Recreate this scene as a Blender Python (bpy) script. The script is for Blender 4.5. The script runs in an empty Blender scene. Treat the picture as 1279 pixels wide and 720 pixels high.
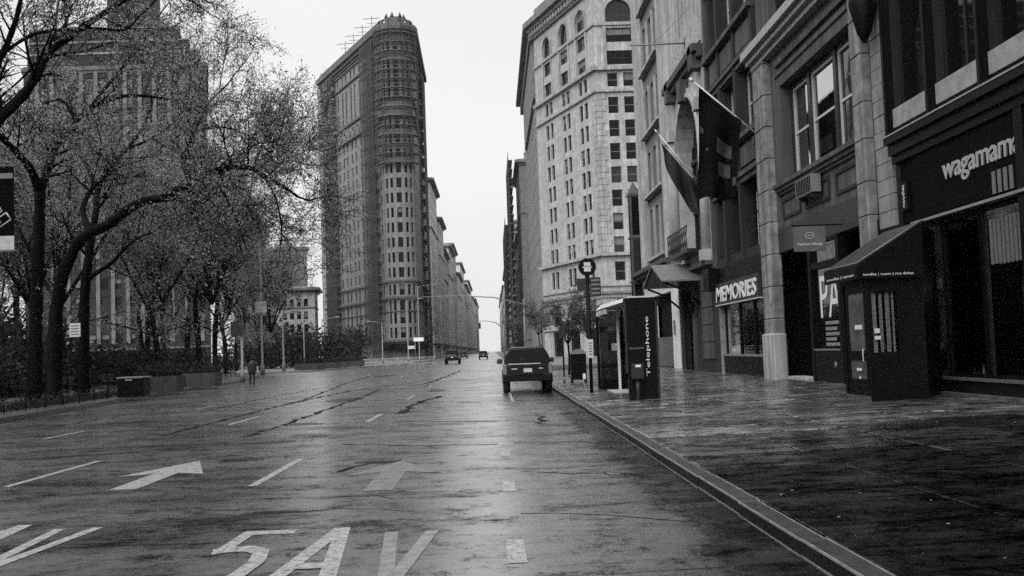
import bpy, bmesh, math, random
import numpy as np
from mathutils import Matrix, Vector
R = math.radians
rng = random.Random(7)
sc = bpy.context.scene
COL = sc.collection

# ---------------------------------------------------------------- camera
FPX, YAW, PIT, ROL, CAMH = 1311.0, .01939, .05935, -.03594, 1.63
def cam_axes():
    f = Vector((math.sin(YAW)*math.cos(PIT), math.cos(YAW)*math.cos(PIT), math.sin(PIT)))
    r = Vector((math.cos(YAW), -math.sin(YAW), 0)); u = r.cross(f)
    return f, r*math.cos(ROL)+u*math.sin(ROL), -r*math.sin(ROL)+u*math.cos(ROL)
CF, CR, CU = cam_axes()
cd = bpy.data.cameras.new('camera'); cam = bpy.data.objects.new('camera', cd); COL.objects.link(cam)
cd.sensor_fit = 'HORIZONTAL'; cd.sensor_width = 36; cd.lens = 36*FPX/1279
cd.clip_start = .1; cd.clip_end = 6000
cam.matrix_world = Matrix(((CR.x, CU.x, -CF.x, 0), (CR.y, CU.y, -CF.y, 0), (CR.z, CU.z, -CF.z, CAMH), (0, 0, 0, 1)))
sc.camera = cam
# ---------------------------------------------------------------- sky and sun (overcast)
SUN_EL, SUN_AZ = R(46), R(214)          # azimuth clockwise from +Y: the glow sits behind the camera
w = bpy.data.worlds.new('World'); sc.world = w; w.use_nodes = True
nt = w.node_tree; bg = nt.nodes['Background']
sky = nt.nodes.new('ShaderNodeTexSky'); sky.sky_type = 'NISHITA'; sky.sun_disc = False
sky.sun_elevation = SUN_EL; sky.sun_rotation = SUN_AZ
sky.air_density = 1.0; sky.dust_density = 6.0; sky.ozone_density = 1.0
bw = nt.nodes.new('ShaderNodeRGBToBW'); nt.links.new(sky.outputs[0], bw.inputs[0])
mixs = nt.nodes.new('ShaderNodeMix'); mixs.data_type = 'RGBA'
mixs.inputs[0].default_value = .88      # a closed cloud deck: nearly even
nt.links.new(bw.outputs[0], mixs.inputs[6]); mixs.inputs[7].default_value = (4.0, 4.0, 4.0, 1)
wtc = nt.nodes.new('ShaderNodeTexCoord'); wmp = nt.nodes.new('ShaderNodeMapping'); wmp.inputs['Scale'].default_value = (1, 1, 2.6); nt.links.new(wtc.outputs['Generated'], wmp.inputs['Vector'])
wno = nt.nodes.new('ShaderNodeTexNoise'); wno.inputs['Scale'].default_value = 1.6; wno.inputs['Detail'].default_value = 5; nt.links.new(wmp.outputs[0], wno.inputs['Vector'])
wmr = nt.nodes.new('ShaderNodeMapRange'); wmr.inputs[1].default_value = .3; wmr.inputs[2].default_value = .7; wmr.inputs[3].default_value = .93; wmr.inputs[4].default_value = 1.05; nt.links.new(wno.outputs['Fac'], wmr.inputs[0])
wmu = nt.nodes.new('ShaderNodeMix'); wmu.data_type = 'RGBA'; wmu.blend_type = 'MULTIPLY'; wmu.inputs[0].default_value = 1; nt.links.new(mixs.outputs[2], wmu.inputs[6]); nt.links.new(wmr.outputs[0], wmu.inputs[7])
nt.links.new(wmu.outputs[2], bg.inputs[0]); bg.inputs[1].default_value = .1
sl = bpy.data.lights.new('sun', 'SUN'); sun = bpy.data.objects.new('sun', sl); COL.objects.link(sun)
sl.energy = 1.5; sl.angle = R(75); sl.color = (1, 1, 1)
sd = Vector((math.sin(SUN_AZ)*math.cos(SUN_EL), math.cos(SUN_AZ)*math.cos(SUN_EL), math.sin(SUN_EL)))
sun.rotation_euler = sd.to_track_quat('Z', 'Y').to_euler()
# ---------------------------------------------------------------- exposure and render settings
sc.view_settings.view_transform = 'Standard'; sc.view_settings.look = 'None'
sc.view_settings.exposure = 1.22; sc.view_settings.gamma = 1.0; sc.view_settings.use_curve_mapping = False
sc.render.engine = 'CYCLES'
cy = sc.cycles; cy.use_denoising = False; cy.max_bounces = 7; cy.diffuse_bounces = 3; cy.glossy_bounces = 3
cy.transmission_bounces = 4; cy.transparent_max_bounces = 10; cy.volume_bounces = 2
cy.sample_clamp_indirect = 1.2; cy.caustics_reflective = False; cy.caustics_refractive = False

# ================================================================ helpers
def ray(x, y):
    return CF*FPX + CR*(x-639.5) + CU*(360-y)
def at_y(x, y, Y):                      # a point of the photograph at the street distance Y
    d = ray(x, y); t = Y/d.y
    return Vector((d.x*t, Y, CAMH+d.z*t))

class MB:
    """collects faces of one mesh; faces carry a material slot"""
    def __init__(s): s.v = []; s.f = []; s.m = []; s.sm = []
    def quad(s, a, b, c, d, m=0, smooth=False):
        n = len(s.v); s.v += [tuple(a), tuple(b), tuple(c), tuple(d)]; s.f.append((n, n+1, n+2, n+3)); s.m.append(m); s.sm.append(smooth)
    def tri(s, a, b, c, m=0):
        n = len(s.v); s.v += [tuple(a), tuple(b), tuple(c)]; s.f.append((n, n+1, n+2)); s.m.append(m); s.sm.append(False)
    def hexa(s, p, m=0):                # p: 4 bottom (ccw from above), 4 top
        n = len(s.v); s.v += [tuple(q) for q in p]
        for f in ((3, 2, 1, 0), (4, 5, 6, 7), (0, 1, 5, 4), (1, 2, 6, 5), (2, 3, 7, 6), (3, 0, 4, 7)):
            s.f.append(tuple(n+i for i in f)); s.m.append(m); s.sm.append(False)
    def box(s, x0, x1, y0, y1, z0, z1, m=0):
        if x0 > x1: x0, x1 = x1, x0
        if y0 > y1: y0, y1 = y1, y0
        s.hexa(((x0, y0, z0), (x1, y0, z0), (x1, y1, z0), (x0, y1, z0), (x0, y0, z1), (x1, y0, z1), (x1, y1, z1), (x0, y1, z1)), m)
    def cbox(s, x0, x1, y0, y1, z0, z1, b, m=0):     # box with chamfered vertical and top edges
        pts = [(x0+b, y0), (x1-b, y0), (x1, y0+b), (x1, y1-b), (x1-b, y1), (x0+b, y1), (x0, y1-b), (x0, y0+b)]
        cx, cy_ = (x0+x1)/2, (y0+y1)/2
        kx, ky = ((x1-x0)/2-b)/((x1-x0)/2), ((y1-y0)/2-b)/((y1-y0)/2)
        s.loft([[(x, y, z0) for x, y in pts], [(x, y, z1-b) for x, y in pts], [(cx+(x-cx)*kx, cy_+(y-cy_)*ky, z1) for x, y in pts]], m, caps=True)
    def loft(s, rings, m=0, caps=True, smooth=False, closed=True):
        n0 = len(s.v); k = len(rings[0])
        for r in rings: s.v += [tuple(p) for p in r]
        for i in range(len(rings)-1):
            for j in range(k if closed else k-1):
                a = n0+i*k+j; b = n0+i*k+(j+1) % k
                s.f.append((a, b, b+k, a+k)); s.m.append(m); s.sm.append(smooth)
        if caps and closed:
            s.f.append(tuple(n0+j for j in reversed(range(k)))); s.m.append(m); s.sm.append(False)
            e = n0+(len(rings)-1)*k
            s.f.append(tuple(e+j for j in range(k))); s.m.append(m); s.sm.append(False)
    def tube(s, pts, rad, n=8, m=0, caps=True, smooth=True):
        pts = [Vector(p) for p in pts]
        if not hasattr(rad, '__len__'): rad = [rad]*len(pts)
        rings = []; a = None
        for i, p in enumerate(pts):
            d = (pts[min(i+1, len(pts)-1)]-pts[max(i-1, 0)])
            if d.length < 1e-9: d = Vector((0, 0, 1))
            d.normalize()
            if a is None:
                a = Vector((1, 0, 0)) if abs(d.x) < .9 else Vector((0, 1, 0))
            a = (a-d*a.dot(d)); a.normalize(); b = d.cross(a)
            rings.append([p+(a*math.cos(2*math.pi*j/n)+b*math.sin(2*math.pi*j/n))*rad[i] for j in range(n)])
        s.loft(rings, m, caps, smooth)
    def prism(s, poly, lo, hi, axis='y', m=0):       # poly in the other two axes (x,z | y,z | x,y)
        def P(a, b, t):
            return (a, t, b) if axis == 'y' else ((t, a, b) if axis == 'x' else (a, b, t))
        s.loft([[P(a, b, lo) for a, b in poly], [P(a, b, hi) for a, b in poly]], m)
    def mesh(s, name, mats):
        me = bpy.data.meshes.new(name); me.from_pydata(s.v, [], s.f)
        for mt in mats: me.materials.append(mt)
        me.polygons.foreach_set('material_index', s.m); me.polygons.foreach_set('use_smooth', s.sm)
        me.update()
        return me
    def build(s, name, mats, parent=None, fix=True):
        if not isinstance(mats, (list, tuple)): mats = [mats]
        me = s.mesh(name, mats)
        if fix:
            bm = bmesh.new(); bm.from_mesh(me); bmesh.ops.recalc_face_normals(bm, faces=bm.faces); bm.to_mesh(me); bm.free()
        return put(name, me, parent)
def put(name, data, parent=None, mat4=None):
    o = bpy.data.objects.new(name, data); COL.objects.link(o)
    if parent is not None: adopt(o, parent)
    if mat4 is not None: o.matrix_basis = mat4
    return o
def world_loc(p):
    v = Vector((0, 0, 0))
    while p is not None: v += p.location if p.type == 'EMPTY' else Vector((0, 0, 0)); p = p.parent
    return v
def adopt(o, p):                        # geometry is written in street coordinates; roots are unrotated empties
    o.parent = p
    if p.type == 'EMPTY': o.matrix_parent_inverse = Matrix.Translation(-p.location)
def thing(name, label, cat, loc=(0, 0, 0), group=None):
    o = bpy.data.objects.new(name, None); COL.objects.link(o); o.location = loc; o.empty_display_size = .2
    o['label'] = label; o['category'] = cat
    if group: o['group'] = group
    return o
def tag(o, label=None, cat=None, group=None, kind=None):
    if label: o['label'] = label
    if cat: o['category'] = cat
    if group: o['group'] = group
    if kind: o['kind'] = kind
    return o
def struct(o, label=None): o['kind'] = 'structure'; return o
def copy_tree(o, parent=None):
    c = o.copy(); COL.objects.link(c)
    if parent is not None: c.parent = parent
    for ch in [q for q in o.children]: copy_tree(ch, c)
    return c

# ---------------------------------------------------------------- materials (all neutral: a monochrome place)
def nodes(name):
    m = bpy.data.materials.new(name); m.use_nodes = True
    return m, m.node_tree, m.node_tree.nodes['Principled BSDF']
def g3(v): return (v, v, v, 1)
MATS = {}
def mat(name, col, rough=.7, var=.25, scale=1.5, bump=0., bscale=20., spec=.4, metal=0., streak=0., rvar=0.):
    """stone, paint, metal: mottled grey with optional rain streaks and fine relief"""
    if name in MATS: return MATS[name]
    m, t, p = nodes(name); L = t.links; N = t.nodes.new
    p.inputs['Roughness'].default_value = rough; p.inputs['Specular IOR Level'].default_value = spec; p.inputs['Metallic'].default_value = metal
    tc = N('ShaderNodeTexCoord')
    no = N('ShaderNodeTexNoise'); no.inputs['Scale'].default_value = scale; no.inputs['Detail'].default_value = 6; no.inputs['Roughness'].default_value = .65
    L.new(tc.outputs['Object'], no.inputs['Vector'])
    mr = N('ShaderNodeMapRange'); mr.inputs[1].default_value = .3; mr.inputs[2].default_value = .7
    mr.inputs[3].default_value = col*(1-var); mr.inputs[4].default_value = col*(1+var)
    L.new(no.outputs['Fac'], mr.inputs[0]); out = mr.outputs[0]
    if streak > 0:
        mp = N('ShaderNodeMapping'); mp.inputs['Scale'].default_value = (1.6, 1.6, .12); L.new(tc.outputs['Object'], mp.inputs['Vector'])
        n2 = N('ShaderNodeTexNoise'); n2.inputs['Scale'].default_value = 1.4; n2.inputs['Detail'].default_value = 5; L.new(mp.outputs[0], n2.inputs['Vector'])
        m2 = N('ShaderNodeMapRange'); m2.inputs[1].default_value = .42; m2.inputs[2].default_value = .62; m2.inputs[3].default_value = 1-streak; m2.inputs[4].default_value = 1.0
        L.new(n2.outputs['Fac'], m2.inputs[0])
        mu = N('ShaderNodeMath'); mu.operation = 'MULTIPLY'; L.new(out, mu.inputs[0]); L.new(m2.outputs[0], mu.inputs[1]); out = mu.outputs[0]
    L.new(out, p.inputs['Base Color'])
    if rvar:
        m3 = N('ShaderNodeMapRange'); m3.inputs[1].default_value = .35; m3.inputs[2].default_value = .65; m3.inputs[3].default_value = max(.03, rough-rvar); m3.inputs[4].default_value = rough+rvar
        L.new(no.outputs['Fac'], m3.inputs[0]); L.new(m3.outputs[0], p.inputs['Roughness'])
    if bump:
        n3 = N('ShaderNodeTexNoise'); n3.inputs['Scale'].default_value = bscale; n3.inputs['Detail'].default_value = 4; L.new(tc.outputs['Object'], n3.inputs['Vector'])
        b = N('ShaderNodeBump'); b.inputs['Strength'].default_value = bump; b.inputs['Distance'].default_value = .02
        L.new(n3.outputs['Fac'], b.inputs['Height']); L.new(b.outputs[0], p.inputs['Normal'])
    MATS[name] = m
    return m
def coursed(name, col, course=.4, length=.9, joint=.55, rough=.75, var=.2):
    """far masonry whose courses are too fine to pick apart"""
    if name in MATS: return MATS[name]
    m = mat(name, col, rough, var, 1.2, .15, 12, .3, 0, .25)
    t = m.node_tree; p = t.nodes['Principled BSDF']; L = t.links
    src = p.inputs['Base Color'].links[0].from_socket
    tc = t.nodes.new('ShaderNodeTexCoord'); sx = t.nodes.new('ShaderNodeSeparateXYZ'); L.new(tc.outputs['Object'], sx.inputs[0])
    ad = t.nodes.new('ShaderNodeMath'); ad.operation = 'ADD'; L.new(sx.outputs[0], ad.inputs[0]); L.new(sx.outputs[1], ad.inputs[1])
    cb = t.nodes.new('ShaderNodeCombineXYZ'); L.new(ad.outputs[0], cb.inputs[0]); L.new(sx.outputs[2], cb.inputs[1])
    br = t.nodes.new('ShaderNodeTexBrick'); br.inputs['Scale'].default_value = 1.0
    br.inputs['Brick Width'].default_value = length; br.inputs['Row Height'].default_value = course; br.inputs['Mortar Size'].default_value = .018
    br.inputs['Color1'].default_value = g3(1.0); br.inputs['Color2'].default_value = g3(.82); br.inputs['Mortar'].default_value = g3(joint)
    L.new(cb.outputs[0], br.inputs['Vector'])
    mx = t.nodes.new('ShaderNodeMix'); mx.data_type = 'RGBA'; mx.blend_type = 'MULTIPLY'; mx.inputs[0].default_value = 1
    L.new(src, mx.inputs[6]); L.new(br.outputs['Color'], mx.inputs[7]); L.new(mx.outputs[2], p.inputs['Base Color'])
    return m
def simple(name, col, rough=.5, spec=.5, metal=0.):
    if name in MATS: return MATS[name]
    m, t, p = nodes(name); p.inputs['Base Color'].default_value = g3(col); p.inputs['Roughness'].default_value = rough
    p.inputs['Specular IOR Level'].default_value = spec; p.inputs['Metallic'].default_value = metal
    no = t.nodes.new('ShaderNodeTexNoise'); no.inputs['Scale'].default_value = 9
    mr = t.nodes.new('ShaderNodeMapRange'); mr.inputs[3].default_value = max(.02, rough*.75); mr.inputs[4].default_value = min(1, rough*1.25)
    t.links.new(no.outputs['Fac'], mr.inputs[0]); t.links.new(mr.outputs[0], p.inputs['Roughness'])
    MATS[name] = m
    return m
def emit(name, v, strength):
    m, t, p = nodes(name); p.inputs['Base Color'].default_value = g3(v); p.inputs['Emission Color'].default_value = g3(v); p.inputs['Emission Strength'].default_value = strength
    return m
def glass_thin(name, tint=.9):
    m, t, p = nodes(name); L = t.links; t.nodes.remove(p)
    tr = t.nodes.new('ShaderNodeBsdfTransparent'); tr.inputs[0].default_value = g3(tint)
    gl = t.nodes.new('ShaderNodeBsdfGlossy'); gl.inputs['Roughness'].default_value = .03; gl.inputs[0].default_value = g3(.9)
    fr = t.nodes.new('ShaderNodeFresnel'); fr.inputs[0].default_value = 1.45
    mx = t.nodes.new('ShaderNodeMixShader'); L.new(fr.outputs[0], mx.inputs[0]); L.new(tr.outputs[0], mx.inputs[1]); L.new(gl.outputs[0], mx.inputs[2])
    L.new(mx.outputs[0], t.nodes['Material Output'].inputs[0])
    return m
def window_glass(name, col, spec=.22, ior=1.45):
    """a pane in front of a dark room: mirror-smooth, a little wavy"""
    m, t, p = nodes(name); p.inputs['Base Color'].default_value = g3(col); p.inputs['Roughness'].default_value = .03; p.inputs['Specular IOR Level'].default_value = spec; p.inputs['IOR'].default_value = ior
    tc = t.nodes.new('ShaderNodeTexCoord'); no = t.nodes.new('ShaderNodeTexNoise'); no.inputs['Scale'].default_value = .9; t.links.new(tc.outputs['Object'], no.inputs['Vector'])
    b = t.nodes.new('ShaderNodeBump'); b.inputs['Strength'].default_value = .05; b.inputs['Distance'].default_value = .05
    t.links.new(no.outputs['Fac'], b.inputs['Height']); t.links.new(b.outputs[0], p.inputs['Normal'])
    return m

# ---------------------------------------------------------------- facades
class Face:
    """a vertical facade plane: u runs left to right seen from the street, z up, d outward"""
    def __init__(s, O, ang):            # ang: direction of u
        s.O = Vector(O); s.U = Vector((math.cos(ang), math.sin(ang), 0)); s.N = Vector((s.U.y, -s.U.x, 0)); s.ang = ang
    def P(s, u, z, d=0.): return s.O + s.U*u + s.N*d + Vector((0, 0, z))
    def box(s, mb, u0, u1, z0, z1, d0, d1, m=0):
        if u0 > u1: u0, u1 = u1, u0
        if d0 > d1: d0, d1 = d1, d0
        P = s.P
        mb.hexa((P(u0, z0, d1), P(u1, z0, d1), P(u1, z0, d0), P(u0, z0, d0), P(u0, z1, d1), P(u1, z1, d1), P(u1, z1, d0), P(u0, z1, d0)), m)
    def quad(s, mb, u0, u1, z0, z1, d, m=0):
        mb.quad(s.P(u0, z0, d), s.P(u1, z0, d), s.P(u1, z1, d), s.P(u0, z1, d), m)
    def wall(s, mb, u0, u1, z0, z1, holes, rec=.3, m=0, d=0.):
        us = sorted({u0, u1} | {max(u0, min(u1, h[i])) for h in holes for i in (0, 1)})
        zs = sorted({z0, z1} | {max(z0, min(z1, h[i])) for h in holes for i in (2, 3)})
        for zi in range(len(zs)-1):
            za, zb = zs[zi], zs[zi+1]; run = None
            for ui in range(len(us)-1):
                ua, ub = us[ui], us[ui+1]; cu, cz = (ua+ub)/2, (za+zb)/2
                hole = any(h[0] < cu < h[1] and h[2] < cz < h[3] for h in holes)
                if hole:
                    if run is not None: s.quad(mb, run, ua, za, zb, d, m); run = None
                elif run is None: run = ua
            if run is not None: s.quad(mb, run, u1, za, zb, d, m)
        for (a, b, c, e) in [h[:4] for h in holes]:
            P = s.P
            mb.quad(P(a, c, d), P(a, e, d), P(a, e, d-rec), P(a, c, d-rec), m)
            mb.quad(P(b, c, d), P(b, c, d-rec), P(b, e, d-rec), P(b, e, d), m)
            mb.quad(P(a, c, d), P(a, c, d-rec), P(b, c, d-rec), P(b, c, d), m)
            mb.quad(P(a, e, d), P(b, e, d), P(b, e, d-rec), P(a, e, d-rec), m)
    def mat4(s, u, z, d=0.):
        p = s.P(u, z, d)
        return Matrix.Translation(p) @ Matrix.Rotation(s.ang, 4, 'Z')
WIN = {}
def window_meshes(w, h, style, fm, gm):
    """local x = width, y = inward, z = up; origin bottom-left"""
    key = (round(w, 2), round(h, 2), style, fm.name, gm.name)
    if key in WIN: return WIN[key]
    a, b = MB(), MB(); t = min(.09, w*.09)
    a.box(0, t, 0, .1, 0, h); a.box(w-t, w, 0, .1, 0, h); a.box(t, w-t, 0, .1, 0, t); a.box(t, w-t, 0, .1, h-t, h)
    if 's' in style: a.box(t, w-t, .012, .09, h*.5-.04, h*.5+.04)
    if 'm' in style: a.box(w/2-t*.45, w/2+t*.45, .014, .09, t, h-t)
    if 'c' in style:
        for k in (1, 2): a.box(w*k/3-.03, w*k/3+.03, .014, .09, t, h-t)
    if 't' in style: a.box(t, w-t, .012, .09, h*.74-.04, h*.74+.04)
    b.quad((t, .05, t), (w-t, .05, t), (w-t, .05, h-t), (t, .05, h-t), 0)
    if 'b' in style:                     # a roller blind half down behind the glass line
        b.quad((t, .045, h*.55), (w-t, .045, h*.55), (w-t, .045, h-t), (t, .045, h-t), 1)
    if 'B' in style:
        b.quad((t, .045, h*.25), (w-t, .045, h*.25), (w-t, .045, h-t), (t, .045, h-t), 1)
    r = (a.mesh('window', [fm]), b.mesh('pane', [gm, M_BLIND]))
    WIN[key] = r
    return r
def add_window(face, root, u0, u1, z0, z1, rec, style, fm, gm, sill=None, name='window'):
    wm, pm = window_meshes(u1-u0, z1-z0, style, fm, gm)
    o = put(name, wm, root, face.mat4(u0, z0, -rec+.1))
    p = bpy.data.objects.new('pane', pm); COL.objects.link(p); p.parent = o
    if sill is not None:
        k = ('sill', round(u1-u0, 2), sill.name)
        if k not in WIN:
            s = MB(); s.box(-.1, u1-u0+.1, -rec-.02, .0, -.12, 0); WIN[k] = s.mesh('sill', [sill])
        q = bpy.data.objects.new('sill', WIN[k]); COL.objects.link(q); q.parent = o
    return o
def text_mesh(txt, name, size, ext, m, shear=0., xs=1., bold=0.):
    c = bpy.data.curves.new(name, 'FONT'); c.body = txt; c.size = size; c.extrude = ext; c.shear = shear; c.offset = bold; c.resolution_u = 3
    o = bpy.data.objects.new(name, c); COL.objects.link(o)
    dg = bpy.context.evaluated_depsgraph_get(); dg.update()
    me = bpy.data.meshes.new_from_object(o.evaluated_get(dg)); bpy.data.objects.remove(o); bpy.data.curves.remove(c)
    if len(me.vertices):
        co = np.empty(len(me.vertices)*3); me.vertices.foreach_get('co', co); co = co.reshape(-1, 3)
        co[:, 0] -= co[:, 0].min(); co[:, 0] *= xs; me.vertices.foreach_set('co', co.ravel()); me.update()
    me.materials.clear(); me.materials.append(m); me.name = name
    return me
def text_size(me):
    co = np.array([v.co[:] for v in me.vertices]); return co.min(0), co.max(0)
def face_text(face, root, txt, u0, u1, z0, z1, d, m, name='lettering', shear=0., ext=.015, bold=0., vertical=False):
    """lettering on a facade fitted into u0..u1, z0..z1"""
    me = text_mesh(txt, name, 1, .5, m, shear, 1, bold)
    lo, hi = text_size(me); co = np.array([v.co[:] for v in me.vertices])
    if vertical: co = np.stack([-co[:, 1], co[:, 0], co[:, 2]], 1); lo, hi = co.min(0), co.max(0)
    co[:, 0] = (co[:, 0]-lo[0])/(hi[0]-lo[0])*(u1-u0); co[:, 1] = (co[:, 1]-lo[1])/(hi[1]-lo[1])*(z1-z0); co[:, 2] = (co[:, 2]/.5*.5+.5)*ext
    co = np.stack([co[:, 0], -co[:, 2], co[:, 1]], 1)
    me.vertices.foreach_set('co', co.ravel()); me.update()
    return put(name, me, root, face.mat4(u0, z0, d))

# ================================================================ material set
M_BLIND = mat('blind', .16, .9, .15, 2)
M_GLASS = window_glass('window_glass_dark', .004)
M_GLASS2 = window_glass('window_glass_grey', .02, .4)
M_GLASSB = window_glass('sky_bright_glass', .004, .5, 7.0)  # plain glass, reflectance raised so its panes show a brighter sky
M_SHOPGLASS = glass_thin('shop_glass')
M_BLACK = simple('black_paint', .0025, .5, .12)
M_DARK = simple('dark_metal', .018, .4, .35)
M_MID = simple('grey_metal', .16, .45)
M_PALE = simple('pale_metal', .5, .45)
M_WHITE = simple('white_paint', .75, .5)
M_FRAME = simple('dark_window_frame', .015, .5, .2)
M_PFRAME = simple('pale_window_frame', .42, .5)
M_LETTER = simple('letter_white', .62, .5)
M_INT = simple('dark_interior', .006, .9, .1)
M_STONE_L = mat('light_limestone', .40, .8, .22, 1.1, .25, 14, .3, 0, .35)
M_STONE_M = mat('grey_limestone', .08, .8, .25, 1.1, .25, 14, .3, 0, .4)
M_STONE_D = mat('sooty_stone', .026, .8, .3, 1.0, .25, 14, .3, 0, .4)
M_BROWN = mat('dark_brick', .014, .8, .3, 1.5, .3, 24, .3, 0, .3)
M_SPAND = mat('slate_spandrel', .15, .7, .12, 2.5, .05, 30)

# ================================================================ road, kerbs, pavements
def road_material():
    m, t, p = nodes('wet_asphalt'); L = t.links; N = t.nodes.new
    tc = N('ShaderNodeTexCoord')
    def noise(scale, detail=6, rough=.6, sc=(1, 1, 1), dist=0.):
        mp = N('ShaderNodeMapping'); mp.inputs['Scale'].default_value = sc; L.new(tc.outputs['Object'], mp.inputs['Vector'])
        n = N('ShaderNodeTexNoise'); n.inputs['Scale'].default_value = scale; n.inputs['Detail'].default_value = detail; n.inputs['Roughness'].default_value = rough; n.inputs['Distortion'].default_value = dist
        L.new(mp.outputs[0], n.inputs['Vector']); return n.outputs['Fac']
    def rng_(src, a, b, c, d):
        r = N('ShaderNodeMapRange'); r.inputs[1].default_value = a; r.inputs[2].default_value = b; r.inputs[3].default_value = c; r.inputs[4].default_value = d
        L.new(src, r.inputs[0]); return r.outputs[0]
    def op(o, a, b):
        n = N('ShaderNodeMath'); n.operation = o
        for i, q in enumerate((a, b)):
            if isinstance(q, (int, float)): n.inputs[i].default_value = q
            else: L.new(q, n.inputs[i])
        return n.outputs[0]
    patch = noise(.22, 5, .62, (.8, .42, 1), .6)       # old repairs and wear lanes
    grit = noise(34, 4, .85)
    grain = noise(1.6, 12, .92)                        # broken aggregate at every size
    puddle = noise(.5, 7, .66, (.45, .8, 1), .8)
    streak = noise(.8, 12, .84, (.22, 1, 1), .6)         # crosswise scars and ripples
    tracks = noise(1.1, 4, .55, (1, .10, 1))
    sx = N('ShaderNodeSeparateXYZ'); L.new(tc.outputs['Object'], sx.inputs[0])
    edge = noise(1.3, 7, .7, (1, .5, 1))
    gut = rng_(op('ADD', sx.outputs[0], op('MULTIPLY', edge, 1.9)), 2.25, 2.75, 1, .12)   # silt and standing dirt along the kerb
    gr = rng_(grain, .44, .56, .06, 1.9)
    st = rng_(streak, .41, .53, .08, 1.3)
    pt = rng_(patch, .36, .54, .45, 1.05)
    k = op('MULTIPLY', op('MULTIPLY', gr, st), op('MULTIPLY', pt, gut))
    base = op('MULTIPLY', op('MULTIPLY', rng_(grit, .36, .64, .3, 1.9), .034), k)
    L.new(base, p.inputs['Base Color'])
    wet = rng_(puddle, .38, .60, 0, 1)
    rough = op('ADD', rng_(wet, 0, 1, .5, .24), rng_(tracks, .35, .65, -.05, .05))
    L.new(rough, p.inputs['Roughness']); p.inputs['IOR'].default_value = 1.62
    sp = op('MINIMUM', op('MULTIPLY', k, 1.5), 1.0); L.new(sp, p.inputs['Specular IOR Level'])
    tn = N('ShaderNodeCombineColor'); q = op('MINIMUM', op('ADD', op('MULTIPLY', k, 2.6), .15), 1.0)
    for c in range(3): L.new(q, tn.inputs[c])
    L.new(tn.outputs[0], p.inputs['Specular Tint'])
    L.new(op('MINIMUM', op('MULTIPLY', k, 2.4), 1.0), p.inputs['Coat Weight']); p.inputs['Coat Roughness'].default_value = .27; p.inputs['Coat IOR'].default_value = 1.6
    b1 = N('ShaderNodeBump'); b1.inputs['Distance'].default_value = .012; L.new(rng_(wet, 0, 1, .2, .06), b1.inputs['Strength']); L.new(grit, b1.inputs['Height'])
    b2 = N('ShaderNodeBump'); b2.inputs['Strength'].default_value = .14; b2.inputs['Distance'].default_value = .04; L.new(noise(1.7, 5, .55, (.8, .55, 1)), b2.inputs['Height'])
    L.new(b1.outputs[0], b2.inputs['Normal']); L.new(b2.outputs[0], p.inputs['Normal'])
    b3 = N('ShaderNodeBump'); b3.inputs['Strength'].default_value = .22; b3.inputs['Distance'].default_value = .03; L.new(noise(2.3, 5, .6, (.6, 1, 1)), b3.inputs['Height']); L.new(b3.outputs[0], p.inputs['Coat Normal'])
    return m
M_ROAD = road_material()
rd = MB()
rd.quad((-2500, -400, 0), (2500, -400, 0), (2500, 4200, 0), (-2500, 4200, 0))
ROAD = struct(rd.build('road', M_ROAD))

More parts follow.
